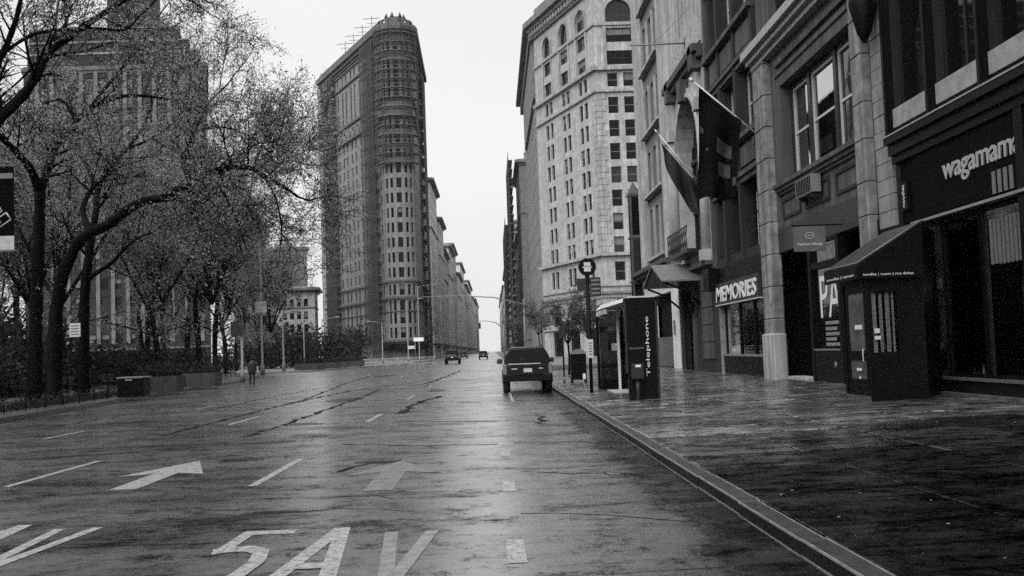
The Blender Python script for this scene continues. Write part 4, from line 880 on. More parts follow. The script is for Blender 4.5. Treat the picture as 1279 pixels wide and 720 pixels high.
for i in range(26):                         # quoins on the street corner
    w_ = 1.5 if i % 2 else 1.0
    part('quoin', M_GT, Gb, lambda m: (GF.box(m, 0, w_, 16.6+i*.98, 17.5+i*.98, 0, .1)))
    part('quoin', M_GT, Gb, lambda m: (GS.box(m, gl_-w_, gl_, 16.6+i*.98, 17.5+i*.98, 0, .1)))
b = MB(); hs = [(3+k*4.6, 5.6+k*4.6, z0, z1) for k in range(12) for z0, z1 in zrows]
G2.wall(b, 0, g2l, 0, 62, hs, .5); b.build('side_wall', coursed('shaded_ashlar', .26, .5, 1.1, .72), Gb)  # the same ashlar, shade of this flank put into a darker colour
b = MB(); quad_faces(G2, b, hs, -.45); tag(b.build('side_windows', M_GLASS, Gb), kind='stuff')
part('roof_cornice', M_GD, Gb, lambda m: (G2.box(m, 0, g2l, 60.6, 61.6, 0, 1.9), G2.box(m, 0, g2l, 58.6, 60.6, 0, .9), G2.box(m, 10, g2l-1, 48, 58.6, 0, .5)))
part('roof', MATS['roof_felt'], Gb, lambda m: plan_roof(m, [(17.7, 165.2), (63.6, 165.2), (63.6, 252), (gend[0]+.2, 252), (gend[0]+.2, gend[1])], 61.6, 61.9))
part('rear_wall', M_GD, Gb, lambda m: m.box(63.0, 63.6, 165.3, 252, 0, 61.5))
part('core', M_INT, Gb, lambda m: plan_roof(m, [(18.9, 165.9), (62.9, 165.9), (62.9, 251.5), (gend[0]+1, 251.5), (gend[0]+1.0, gend[1]+.5)], 0, 61.5))
for k, (a, c) in enumerate(farches[:3]): part('shop_awning', M_DARK, Gb, lambda m: m.hexa((GF.P(a-.4, 4.0, .4), GF.P(c+.4, 4.0, .4), GF.P(c+.4, 4.8, .0), GF.P(a-.4, 4.8, 0), GF.P(a-.4, 4.1, 1.6), GF.P(c+.4, 4.1, 1.6), GF.P(c+.4, 4.9, .1), GF.P(a-.4, 4.9, .1))))

# ---- Flatiron-shaped tower
FI = thing('wedge_tower', 'tall narrow wedge-shaped tower with rounded prow facing the street', 'building', (-23, 276, 0))
PL, FL, PR, FR = Vector((-27.6, 275.0, 0)), Vector((-51.4, 326.6, 0)), Vector((-19.2, 275.5, 0)), Vector((-19.9, 326, 0))
d_ = PL-FL; FIL = Face(FL, math.atan2(d_.y, d_.x)); fl_len = d_.length
d_ = FR-PR; FIR = Face(PR, math.atan2(d_.y, d_.x)); fr_len = d_.length
cx, cyy, rad = -23.4, 275.6, 4.25
a0, a1 = math.atan2(PL.y-cyy, PL.x-cx), math.atan2(PR.y-cyy, PR.x-cx)
a0 = a0 if a0 > 0 else a0+2*math.pi
if a1 <= 0: a1 += 2*math.pi
NPR = 7; wts = [1, 1.1, .9, 1.5, .9, 1.1, 1]; acc = [0]
for q in wts: acc.append(acc[-1]+q)
if a0 < math.pi*.5: a0 += 2*math.pi
angs = [a0+(a1-a0)*q/acc[-1] for q in acc]
pro = [PL]+[Vector((cx+rad*math.cos(a), cyy+rad*math.sin(a), 0)) for a in angs[1:-1]]+[PR]
prow = []
for p, q in zip(pro[:-1], pro[1:]):
    v = q-p; prow.append((Face(p, math.atan2(v.y, v.x)), v.length))
SH = 3.9
frows = [(5.9, 8.6), (9.6, 12.6), (13.0, 15.6), (17.0, 19.8)] + [(21.6+SH*i, 24.2+SH*i) for i in range(11)] + [(69.2, 78.8), (81.2, 83.6)]
NC = 14; cw = fl_len/NC
bands = [(4.9, 5.5, .8), (12.75, 12.95, .25), (16.0, 16.6, .7), (20.4, 20.9, .5), (63.3, 64.0, .7), (67.9, 68.6, .6), (80.0, 80.5, .5), (84.0, 84.5, .4)]
smallw = MB()
for fi, (face, ln, cols_) in enumerate([(FIL, fl_len, [(i*cw+cw*.5-.7+(.28 if i % 2 else -.28), i*cw+cw*.5+.7+(.28 if i % 2 else -.28)) for i in range(NC)]), (FIR, fr_len, [(i*3.57+1.2, i*3.57+2.6) for i in range(13)])] + [(f, l, [(l*.5-l*.26, l*.5+l*.26)]) for f, l in prow]):
    hs = [(a, c, z0, z1) for a, c in cols_ for z0, z1 in frows]
    b = MB(); face.wall(b, 0, ln, 0, 88, hs, .4); b.build('wall', M_FI, FI)
    if fi == 0:
        for i, (a, c, z0, z1) in enumerate(hs): add_window(face, FI, a, c, z0, z1, .38, rng.choice(('s', 's', 'sb', 'sB')), M_FRAME, M_GLASS if rng.random() < .7 else M_GLASS2)
    elif fi == 5:
        for (a, c, z0, z1) in hs: add_window(face, FI, a, c, z0, z1, .38, rng.choice(('s', 's', 'sb')), M_FRAME, M_GLASS)
    else:
        quad_faces(face, smallw, hs, -.36, 0)
    e = .35 if fi >= 2 else 0
    for z0, z1, dd in bands: part('string_course', M_FID, FI, lambda m: face.box(m, -e*dd, ln+e*dd, z0, z1, .002*fi, dd))
    b = MB(); face.box(b, -e, ln+e, 86.6, 88.2, 0, 1.7); face.box(b, -e*.6, ln+e*.6, 85.6, 86.6, 0, 1.0); face.box(b, -e*.3, ln+e*.3, 84.9, 85.6, 0, .5); b.build('roof_cornice', M_FID, FI)
    b = MB(); k = max(1, int(ln/1.6))
    for q in range(k): face.box(b, ln*(q+.25)/k, ln*(q+.75)/k, 88.2, 89.3, 0, .5)
    face.box(b, 0, ln, 89.3, 89.7, 0, .5); b.build('balustrade', M_FID, FI)
tag(smallw.build('small_windows', M_GLASS, FI), kind='stuff')
for i in range(8):                           # medallions in the frieze between the two upper bands
    b = MB(); u = 16+i*4.2; c = FIL.P(u, 66.0, .12)
    for k in range(10):
        t0, t1 = 2*math.pi*k/10, 2*math.pi*(k+1)/10
        q = [FIL.P(u+r_*math.cos(t), 66+r_*math.sin(t), .02) for t, r_ in ((t0, 1.3), (t1, 1.3), (t1, .85), (t0, .85))]
        b.hexa(q+[p+FIL.N*.25 for p in q])
    b.build('medallion', M_FIT, FI)
part('roof', MATS['roof_felt'], FI, lambda m: plan_roof(m, [FL.to_tuple()[:2]]+[p.to_tuple()[:2] for p in pro]+[FR.to_tuple()[:2]], 87.0, 88.25))
part('core', M_INT, FI, lambda m: plan_roof(m, [(FL.x+1.2, FL.y-.2), (PL.x+.8, PL.y+.8), (cx, cyy-rad+1.0), (PR.x-.7, PR.y+.5), (FR.x-.7, FR.y-.2)], 0, 86.5))
part('rear_wall', M_FID, FI, lambda m: plan_roof(m, [(FL.x, FL.y), (FR.x, FR.y), (FR.x, FR.y+.4), (FL.x, FL.y+.4)], 0, 88))
part('roof_pavilion', M_FID, FI, lambda m: (m.tube([(cx, cyy+.5, 88.2), (cx, cyy+.5, 91.0)], 2.6, 10, smooth=False), [m.tube([(cx+2.5*math.cos(t), cyy+.5+2.5*math.sin(t), 91.0), (cx+2.3*math.cos(t), cyy+.5+2.3*math.sin(t), 92.2)], [.5, .15], 6) for t in np.arange(0, 6.28, .9)]))
part('entrance_canopy', M_BLACK, FI, lambda m: m.tube([(cx, cyy-.5, 2.6), (cx, cyy-.5, 4.4)], rad+1.8, 14, smooth=False))

# ---- scaffolds hung on the wedge tower
def net_material(lo, hi):
    m, t, p = nodes('debris_net'); L = t.links; p.inputs['Base Color'].default_value = g3(.035); p.inputs['Roughness'].default_value = .9
    tr = t.nodes.new('ShaderNodeBsdfTransparent'); mx = t.nodes.new('ShaderNodeMixShader')
    tc = t.nodes.new('ShaderNodeTexCoord'); n = t.nodes.new('ShaderNodeTexNoise'); n.inputs['Scale'].default_value = .35; n.inputs['Detail'].default_value = 4; L.new(tc.outputs['Object'], n.inputs['Vector'])
    r = t.nodes.new('ShaderNodeMapRange'); r.inputs[1].default_value = .35; r.inputs[2].default_value = .65; r.inputs[3].default_value = lo; r.inputs[4].default_value = hi; L.new(n.outputs['Fac'], r.inputs[0])
    L.new(r.outputs[0], mx.inputs[0]); L.new(tr.outputs[0], mx.inputs[1]); L.new(p.outputs[0], mx.inputs[2]); L.new(mx.outputs[0], t.nodes['Material Output'].inputs[0])
    return m
M_NET = net_material(.5, .8); M_NETP = net_material(.08, .32); M_DECK = simple('scaffold_deck', .17, .7); M_SCAF = simple('scaffold_tube', .06, .5)
def scaffold(label, face, u0, u1, z0, z1, gap, group, net=True, step=2.4, base=True):
    r = thing('scaffold', label, 'scaffold', face.P((u0+u1)/2, 0 if base else z0, .6), group)
    z = z0
    while z <= z1:
        part('deck', M_DECK, r, lambda m: face.box(m, u0, u1, z, z+.14, .25, 1.5))
        part('guard_rail', M_SCAF, r, lambda m: face.box(m, u0, u1, z+1.0, z+1.08, 1.46, 1.53)); z += gap
    n = max(1, round((u1-u0)/step))
    for i in range(n+1):
        u = u0+(u1-u0)*i/n
        part('standard', M_SCAF, r, lambda m: face.box(m, u-.06, u+.06, 0.15 if base else z0-.1, z1+1.6, 1.38, 1.5))
    if net: part('netting', M_NET, r, lambda m: face.quad(m, u0, u1, z0, z1+1.2, 1.56))
    return r
GSC = 'scaffolds on the wedge tower'
scaffold('dark netted scaffold strip beside the prow of the wedge tower', FIL, fl_len-13, fl_len-2.2, 3, 85, 3.9, GSC)
scaffold('dark netted scaffold strip at the far left end of the wedge tower', FIL, 1.5, 16.5, 3, 84, 3.9, GSC)
scaffold('thin scaffold strip along the right flank of the wedge tower', FIR, 24, 40, 3, 82, 3.9, GSC, True)
ps = thing('scaffold', 'scaffold decks wrapped round the upper prow of the wedge tower', 'scaffold', (cx, cyy-rad-1, 50), GSC)
for k in range(15):
    z = 51.5+k*2.45
    dk = MB()
    for face, ln in prow[:]: face.box(dk, -.25, ln+.25, z, z+.14, .3, 1.7); face.box(dk, -.3, ln+.3, z+1.05, z+1.14, 1.62, 1.7)
    dk.build('deck', M_DECK, ps)
for face, ln in prow:
    part('standard', M_SCAF, ps, lambda m: face.box(m, -.06, .06, 50.5, 88.5, 1.45, 1.6))
part('netting', M_NETP, ps, lambda m: [face.quad(m, -.3, ln+.3, 51.5, 87.5, 1.75) for face, ln in prow])
for i, x in enumerate((-32, -35.5, -39, -42.5)):       # aerials on the roof
    t_ = (PL-FL).normalized(); s_ = (PL.x-x)/abs(t_.x)*1.0; bx, by = PL.x-abs(t_.x)*s_*1.0+1.5, PL.y+abs(t_.y)*s_+.5
    an = thing('roof_aerial', ['aerial mast on the wedge tower roof, nearest the prow', 'aerial mast on the wedge tower roof, second from the prow', 'aerial mast on the wedge tower roof, third from the prow', 'aerial mast on the wedge tower roof, farthest from the prow'][i], 'aerial', (bx, by, 88.2), 'aerials on the wedge tower roof')
    part('mast', M_MID, an, lambda m: m.tube([(bx, by, 88.2), (bx, by, 95)], .12, 5)); part('crossbar', M_MID, an, lambda m: (m.tube([(bx-2.4, by, 94.2), (bx+2.2, by, 94.4)], .1, 5), m.tube([(bx-1.3, by, 93.0), (bx+1.2, by, 93)], .08, 5)))

# ---- generic masonry blocks of the background
def block(name, label, pts, z1, wallm, faces, wsize, spacing, storey, group=None, cornice=1.0, z0w=5.0, singles=False, trim=None, pane=None):
    """plan polygon pts (ccw), windows on the listed edges"""
    cxm = sum(p[0] for p in pts)/len(pts); cym = sum(p[1] for p in pts)/len(pts)
    r = thing(name, label, 'building', (cxm, cym, 0), group); trim = trim or M_GD; wm = MB(); wi = MB()
    for e in range(len(pts)):
        p, q = Vector((*pts[e], 0)), Vector((*pts[(e+1) % len(pts)], 0)); v = q-p; f = Face(p, math.atan2(v.y, v.x)); ln = v.length
        if e in faces:
            n = max(1, int((ln-1.5)/spacing)); off = (ln-n*spacing)/2; k = int((z1-z0w-2.0)/storey)
            hs = [(off+i*spacing+(spacing-wsize[0])/2, off+i*spacing+(spacing+wsize[0])/2, z0w+j*storey+.8, z0w+j*storey+.8+wsize[1]) for i in range(n) for j in range(k)]
            hs += [(off+i*spacing*2+.8, off+(i+1)*spacing*2-.8, .3, z0w-1.2) for i in range(n//2)]
            f.wall(wm, 0, ln, 0, z1, hs, .4)
            if singles:
                for h in hs: add_window(f, r, *h, .36, rng.choice(('s', 's', 'sb', 'sB')), M_FRAME, pane or (M_GLASS if rng.random() < .75 else M_GLASS2))
            else: quad_faces(f, wi, hs, -.36)
        else: f.quad(wm, 0, ln, 0, z1, 0)
        if cornice:
            part('cornice', trim, r, lambda m: (f.box(m, -cornice*.6, ln+cornice*.6, z1-1.1, z1-.3, -.2, cornice), f.box(m, 0, ln, z1-1.7, z1-1.1, -.1, cornice*.4)))
            if e in faces:
                for q_ in ((z0w-.4, z0w, 0, .4), (z1*.72, z1*.72+.4, 0, .3)): part('string_course', trim, r, lambda m: f.box(m, 0, ln, *q_))
    wm.build('wall', wallm, r)
    if wi.f: tag(wi.build('window_panes', simple('far_pane', .1, .3, .5), r), kind='stuff')  # panes greyed in colour, standing in for distance haze
    part('roof', MATS['roof_felt'], r, lambda m: m.prism([(cxm+(x-cxm)*.985, cym+(y-cym)*.985) for x, y in pts], z1-.25, z1-.05, 'z'))
    return r
MF = [coursed('far_masonry_%d' % i, v, .6, 1.2, .7) for i, v in enumerate((.62, .45, .7, .2, .55))]  # pale tones put distance haze into the wall colour
# big apartment tower behind the park trees
TW = block('stepped_tower', 'massive dark stepped tower block behind the park trees', [(-98, 222), (-59.3, 222), (-68.5, 256), (-108, 256)], 65.5, coursed('tower_brick', .02, .4, .8, .7), (0,), (1.5, 2.3), 2.75, 3.9, None, .5, 5.0, True, M_FID)
for x0, x1, z0, z1 in ((-97.6, -60.8, 65.5, 68.5), (-97.4, -63, 68.5, 71), (-97.2, -65, 71, 73.8), (-80.5, -70.5, 73.8, 104)):
    part('setback', MATS['tower_brick'], TW, lambda m: m.prism([(x0, 223), (x1, 223), (x1-7, 250), (x0-7, 250)], z0, z1, 'z'))
    part('setback_ledge', M_FIT, TW, lambda m: m.box(x0, x1, 222.8, 223, z1-.4, z1))
for k in range(12): part('pale_pier', mat('pale_pier', .14, .8, .4, .3), TW, lambda m: m.box(-95.5+k*3.1, -94.7+k*3.1, 221.75, 222, 6, 64))
GB = 'buildings beyond the park'
block('park_side_block', 'low grey block glimpsed between trunks left of the wedge tower', [(-112, 290), (-84, 290), (-92, 320), (-120, 320)], 34, MF[1], (0, 1), (1.4, 2.1), 3.2, 3.8, GB)
block('park_side_block', 'pale hazy block rising left of the wedge tower above the cornice house', [(-98, 400), (-70, 400), (-77, 430), (-105, 430)], 44, coursed('white_masonry', .2, .6, 1.2, .8), (0, 1), (1.5, 2.0), 3.4, 3.9, GB)
block('park_side_block', 'grey apartment block behind the middle park trees', [(-128, 330), (-104, 330), (-112, 360), (-136, 360)], 56, MF[4], (0, 1), (1.4, 2.1), 3.2, 3.8, GB)
block('cornice_house', 'small grey house with bold dark cornice left of the wedge tower', [(-68, 331), (-55.8, 331), (-58, 350), (-70.2, 350)], 24, MF[4], (0, 1), (1.3, 2.4), 2.2, 4.0, None, 1.6, 5, True)
block('dark_side_house', 'low dark house beside the small cornice house', [(-82, 345), (-71, 345), (-74, 362), (-85, 362)], 17, MF[3], (0,), (1.2, 2), 2.6, 3.8)
# left side of the avenue beyond the wedge tower
GL_ = 'hazy buildings along the left of the avenue'
yl = 346
hl = [(40, 60, 2), (34, 52, 0), (46, 44, 4), (52, 50, 2), (60, 56, 1), (75, 46, 0), (85, 58, 2), (110, 50, 4), (140, 60, 0), (190, 54, 2), (260, 62, 1)]
ordw = ['nearest', 'second', 'third', 'fourth', 'fifth', 'sixth', 'seventh', 'eighth', 'ninth', 'tenth', 'farthest']
for i, (dl, h, mi) in enumerate(hl):
    x = -19.3+(.6 if i % 2 else 0)
    block('avenue_building', '%s building along the left of the avenue beyond the wedge tower' % ordw[i], [(x-30, yl), (x, yl), (x, yl+dl-1), (x-30, yl+dl-1)], h, MF[mi], (0, 1), (1.7, 2.4), 3.4, 4.0, GL_, 1.4); yl += dl
GR_ = 'hazy buildings along the right of the avenue'
yr = 296
hr = [(44, 56, 3), (50, 40, 1), (60, 48, 4), (80, 58, 1), (110, 46, 0), (160, 56, 4), (260, 52, 1), (340, 60, 2)]
for i, (dl, h, mi) in enumerate(hr):
    x = 9.0+(.5 if i % 2 else 0)
    block('avenue_building', ['%s building along the right of the avenue beyond the pale office block' % q for q in ('nearest', 'second', 'third', 'fourth', 'fifth', 'sixth', 'seventh', 'farthest')][i], [(x, yr+dl-1), (x, yr), (x+30, yr), (x+30, yr+dl-1)], h, MF[mi], (0, 1), (1.7, 2.4), 3.4, 4.0, GR_, 1.2); yr += dl
RS = Face((9.0, 0, 0), -math.pi/2)
scaffold('dark scaffold over the pavement on the right of the avenue, tallest tier', Face((7.4, 0, 0), -math.pi/2), -340, -298, 4, 57, 2.6, 'scaffolds on the right of the avenue', False, 4)
scaffold('dark scaffold tier further along the right of the avenue, lower tier', Face((6.6, 0, 0), -math.pi/2), -420, -345, 4, 44, 2.6, 'scaffolds on the right of the avenue', False, 5)
dm = thing('dome_cupola', 'pale dome peeping over the scaffold behind the office block', 'dome', (14, 312, 56))
part('drum', M_GT, dm, lambda m: m.tube([(14, 312, 56), (14, 312, 60)], 3.0, 16, smooth=False))
part('cap', MF[2], dm, lambda m: m.tube([(14, 312, 60+3.4*math.sin(t)) for t in np.linspace(0, 1.5, 7)], [3.1*math.cos(t) for t in np.linspace(0, 1.5, 7)], 16))
part('finial', M_MID, dm, lambda m: m.tube([(14, 312, 63.3), (14, 312, 66)], [.25, .08], 6))

# ================================================================ vehicles
M_CARP = simple('car_paint_dark', .008, .25, .2); MATS['car_paint_dark'].node_tree.nodes['Principled BSDF'].inputs['Coat Weight'].default_value = .08
M_TYRE = simple('tyre', .015, .8); M_TAIL = simple('tail_lamp', .16, .15, .7); M_TRIM = simple('black_trim', .015, .5); M_CHROME = simple('chrome', .55, .2, .5, .9)
def ring(hw, z0, z1, y, c, tum=0.):
    """rounded cross-section at station y: half width hw at the bottom, hw-tum at the top"""
    t = hw-tum
    return [(-hw+c*.3, y, z0), (hw-c*.3, y, z0), (hw, y, z0+c), (hw-tum*.25, y, z0+(z1-z0)*.5), (t, y, z1-c), (t-c*.35, y, z1-c*.3), (t-c, y, z1), (-t+c, y, z1), (-t+c*.35, y, z1-c*.3), (-t, y, z1-c), (-hw+tum*.25, y, z0+(z1-z0)*.5), (-hw, y, z0+c)]
def suv(label, group):
    r = thing('parked_suv', label, 'car', (0, 0, 0), group)
    part('body', M_CARP, r, lambda m: m.loft([ring(.86, .52, 1.06, -.02, .12, .02), ring(.93, .45, 1.12, .08, .12, .03), ring(.95, .42, 1.14, .6, .1, .03), ring(.95, .40, 1.14, 2.6, .1, .03), ring(.94, .40, 1.13, 3.3, .1, .03), ring(.93, .42, 1.08, 4.1, .12, .05), ring(.9, .45, 1.02, 4.6, .14, .08), ring(.8, .5, .9, 4.78, .14, .08)], smooth=True))
    part('cabin', M_CARP, r, lambda m: m.loft([ring(.86, 1.1, 1.66, .1, .1, .17), ring(.88, 1.1, 1.74, .3, .1, .2), ring(.89, 1.1, 1.76, 1.2, .1, .2), ring(.89, 1.1, 1.74, 2.2, .1, .2), ring(.88, 1.1, 1.66, 2.75, .1, .2), ring(.86, 1.1, 1.15, 3.45, .02, .06)], smooth=True))
    part('rear_window', M_GLASS, r, lambda m: m.hexa(((-.76, .02, 1.16), (.76, .02, 1.16), (.76, .12, 1.16), (-.76, .12, 1.16), (-.66, .085, 1.6), (.66, .085, 1.6), (.66, .16, 1.6), (-.66, .16, 1.6))))
    for s in (-1, 1):
        part('side_window', M_GLASS, r, lambda m: [m.hexa(((s*.86, y0, 1.17), (s*.892, y0, 1.17), (s*.892, y1, 1.17), (s*.86, y1, 1.17), (s*.7, y0+.06, 1.6), (s*.742, y0+.06, 1.6), (s*.742, y1-.06, 1.6), (s*.7, y1-.06, 1.6))) for y0, y1 in ((.35, 1.15), (1.22, 2.05))])
        part('tail_light', M_TAIL, r, lambda m: m.cbox(s*.87-.08, s*.87+.07, -.03, .1, .72, 1.1, .02))
        mr = part('mirror', M_TRIM, r, lambda m: m.cbox(min(s*.94, s*1.16), max(s*.94, s*1.16), 2.62, 2.74, 1.1, 1.3, .03))
        part('roof_rail', M_TRIM, r, lambda m: m.tube([(s*.62, .45, 1.77), (s*.62, .5, 1.81), (s*.63, 2.0, 1.81), (s*.62, 2.05, 1.77)], .018, 6))
        for y in (.85, 3.75):
            wl = part('wheel', M_TYRE, r, lambda m: m.tube([(s*.68, y, .38), (s*.7, y, .38), (s*.92, y, .38), (s*.94, y, .38)], [.33, .38, .38, .33], 22))
            part('rim', M_MID, wl, lambda m: m.tube([(s*.93, y, .35), (s*.95, y, .35)], [.22, .16], 14))
            part('wheel_arch', M_TRIM, r, lambda m: m.tube([(s*.935, y+.45*math.cos(t), .35+.45*math.sin(t)) for t in np.linspace(.0, math.pi, 11)], .035, 5))
    part('bumper', simple('bumper_grey', .008, .5, .1), r, lambda m: (m.cbox(-.93, .93, -.12, .12, .46, .70, .05)))
    part('bumper_step', M_DARK, r, lambda m: m.box(-.6, .6, -.13, .02, .702, .715))
    part('tailgate_trim', M_CHROME, r, lambda m: m.box(-.74, .5, -.035, .0, 1.085, 1.125))
    part('number_plate', M_PALE, r, lambda m: m.box(-.16, .16, -.04, -.025, .78, .93))
    part('door_handle', M_TRIM, r, lambda m: m.box(-.12, .12, -.05, -.03, 1.02, 1.06))
    part('exhaust', M_MID, r, lambda m: m.tube([(-.45, -.08, .36), (-.45, .5, .36)], .035, 8))
    part('wiper', M_TRIM, r, lambda m: m.tube([(.1, .01, 1.17), (-.35, .04, 1.33)], .012, 5))
    part('badge', M_CHROME, r, lambda m: (m.box(-.62, -.4, -.035, -.02, .9, .94), m.box(.42, .58, -.035, -.02, .9, .94)))
    return r
S1 = suv('dark sport utility vehicle parked at the right kerb, seen from behind', 'vehicles on the avenue')
S1.location = (1.27, 40.2, 0); S1.rotation_euler = (0, 0, 0)
for lab, loc, s in (('dark van driving away in the middle of the avenue', (-5.9, 148, 0), 1.15), ('dark car far down the avenue, nearest the right kerb', (-2.2, 216, 0), 1.0), ('dark car far down the avenue beside the left row of buildings', (-7.6, 262, 0), 1.0), ('small car far off at the left of the avenue', (-11.0, 300, 0), 1.0)):
    c = copy_tree(S1); c['label'] = lab; c.location = loc; c.scale = (s, s, s)
    c.name = 'far_car' if s == 1 else 'far_van'

# ================================================================ street furniture, right pavement
# bus stop pole with round sign, route boards and timetable case
bs = thing('bus_stop_sign', 'tall bus stop pole with round sign and route boards by the phone kiosk', 'bus stop', (3.14, 34.3, walk_z(3.14)))
BSF = Face((0, 34.3, 0), 0.)
part('pole', M_BLACK, bs, lambda m: m.tube([(3.14, 34.3, .16), (3.14, 34.3, 1.3), (3.14, 34.3, 4.0)], [.055, .055, .075], 10))
part('round_sign', M_BLACK, bs, lambda m: m.tube([(3.15, 34.22, 4.27), (3.15, 34.28, 4.27)], .29, 24, smooth=False))
part('pictogram', M_PALE, bs, lambda m: (m.box(3.04, 3.26, 34.2, 34.215, 4.3, 4.42), m.box(3.04, 3.26, 34.2, 34.215, 4.12, 4.24), m.box(3.0, 3.3, 34.2, 34.215, 4.245, 4.28)))
part('route_board', M_DARK, bs, lambda m: m.box(3.22, 3.57, 34.24, 34.28, 3.3, 3.92)); part('route_board', M_DARK, bs, lambda m: m.box(2.8, 3.06, 34.24, 34.28, 3.5, 3.9))
for k in range(4): part('route_line', M_MID, bs, lambda m: m.box(3.26, 3.53, 34.232, 34.239, 3.38+k*.14, 3.43+k*.14))
part('timetable_case', M_PALE, bs, lambda m: m.box(3.05, 3.24, 34.2, 34.4, 1.3, 1.9)); part('timetable_print', M_MID, bs, lambda m: [m.box(3.09, 3.2, 34.192, 34.199, 1.4+k*.09, 1.44+k*.09) for k in range(5)])
# mailbox
mb_ = thing('mailbox', 'dark upright mail collection box beside the bus stop pole', 'mailbox', (3.55, 44.5, .17))
part('body', M_BLACK, mb_, lambda m: m.prism([(3.24, .3), (3.87, .3), (3.87, 1.3)]+[(3.555+.315*math.cos(t), 1.3+.25*math.sin(t)) for t in np.linspace(.3, 2.84, 8)]+[(3.24, 1.3)], 44.2, 44.85, 'y'))
part('hood', M_MID, mb_, lambda m: m.prism([(3.22, 1.38), (3.89, 1.38)]+[(3.555+.335*math.cos(t), 1.32+.28*math.sin(t)) for t in np.linspace(.35, 2.79, 8)], 44.15, 44.19, 'y'))
for x, y in ((3.27, 44.25), (3.84, 44.25), (3.27, 44.8), (3.84, 44.8)): part('leg', M_BLACK, mb_, lambda m: m.box(x-.03, x+.03, y-.03, y+.03, .15, .3))
part('notice', M_WHITE, mb_, lambda m: m.box(3.7, 3.82, 44.19, 44.199, .32, .55))
np_ = thing('parking_sign_post', 'thin dark sign post at the kerb left of the mailbox', 'sign post', (3.0, 45.5, .16))
part('post', M_BLACK, np_, lambda m: m.tube([(3.0, 45.5, .14), (3.0, 45.5, 2.6)], .035, 8)); part('sign', M_DARK, np_, lambda m: m.box(2.85, 3.15, 45.45, 45.47, 2.1, 2.6)); part('base_collar', M_MID, np_, lambda m: m.tube([(3.0, 45.5, .15), (3.0, 45.5, .4)], .06, 8))
# telephone kiosk
pk_ = thing('phone_kiosk', 'dark glass telephone kiosk with pale roof on the right pavement', 'phone booth', (4.1, 32.5, .18))
KZ = .19
part('roof', M_PALE, pk_, lambda m: (m.hexa(((3.62, 29.2, 2.86), (4.62, 29.2, 2.86), (4.62, 37.0, 2.92), (3.62, 37.0, 2.92), (3.85, 29.2, 3.02), (4.4, 29.2, 3.02), (4.4, 37.0, 3.12), (3.85, 37.0, 3.12)))))
part('fascia', M_PALE, pk_, lambda m: (m.box(3.64, 3.7, 33.9, 36.95, 2.7, 2.86), m.box(3.7, 4.28, 36.1, 36.16, 2.62, 2.88)))
part('fascia', M_BLACK, pk_, lambda m: m.box(3.64, 4.6, 28.62, 29.19, 2.72, 2.95))
part('post', M_WHITE, pk_, lambda m: m.box(4.16, 4.24, 35.3, 35.38, .17, 2.9))
for x, y in ((3.68, 37.0), (4.55, 37.0), (4.55, 33.0)): part('post', M_BLACK, pk_, lambda m: m.box(x-.05, x+.05, y-.05, y+.05, .15, 2.9))
M_KGLASS = glass_thin('kiosk_glass', .25)
part('glass_wall', M_KGLASS, pk_, lambda m: (m.box(4.54, 4.56, 33.06, 36.94, .5, 2.7), m.box(3.74, 4.5, 36.99, 37.01, .5, 2.7)))
part('back_panel', simple('kiosk_black', .005, .25, .12), pk_, lambda m: (m.box(4.5, 4.58, 29.2, 32.9, .25, 2.86)))
part('base_frame', M_BLACK, pk_, lambda m: (m.box(3.74, 4.5, 36.95, 37.03, .15, .5), m.box(4.5, 4.6, 33.06, 36.94, .15, .5)))
part('floor_plate', M_PALE, pk_, lambda m: m.box(3.75, 4.45, 33.0, 35.2, .17, .205))
ph = part('telephone', M_DARK, pk_, lambda m: m.cbox(3.95, 4.45, 36.6, 36.93, 1.2, 2.1, .03))
part('handset', M_BLACK, ph, lambda m: m.cbox(3.98, 4.04, 36.5, 36.6, 1.55, 1.85, .01)); part('keypad', M_PALE, ph, lambda m: m.box(4.1, 4.4, 36.585, 36.6, 1.5, 1.75)); part('phone_sign', M_MID, ph, lambda m: m.box(4.0, 4.42, 36.59, 36.61, 2.2, 2.34))
part('end_panel', simple('kiosk_black', .005, .25, .12), pk_, lambda m: (m.box(3.64, 4.44, 28.62, 28.72, .16, 2.72)))
part('end_frame', M_DARK, pk_, lambda m: (m.box(4.44, 4.5, 28.6, 28.74, .15, 2.86), m.box(3.6, 3.64, 28.6, 28.74, .9, 2.86)))
face_text(Face((0, 28.62, 0), 0.), pk_, 'Telephone', 4.14, 4.27, .8, 2.42, .004, M_LETTER, vertical=True, ext=.004)
for k in range(9): part('dot_print', M_MID, pk_, lambda m: m.box(3.7+k*.045, 3.725+k*.045, 28.612, 28.619, 1.55, 1.585))
ph2 = part('telephone', M_DARK, pk_, lambda m: (m.cbox(3.7, 4.04, 28.3, 28.6, .75, 1.15, .03), m.tube([(3.87, 28.45, .15), (3.87, 28.45, .76)], .07, 8)))
part('label', M_WHITE, ph2, lambda m: m.box(3.8, 3.94, 28.29, 28.299, 1.06, 1.12))

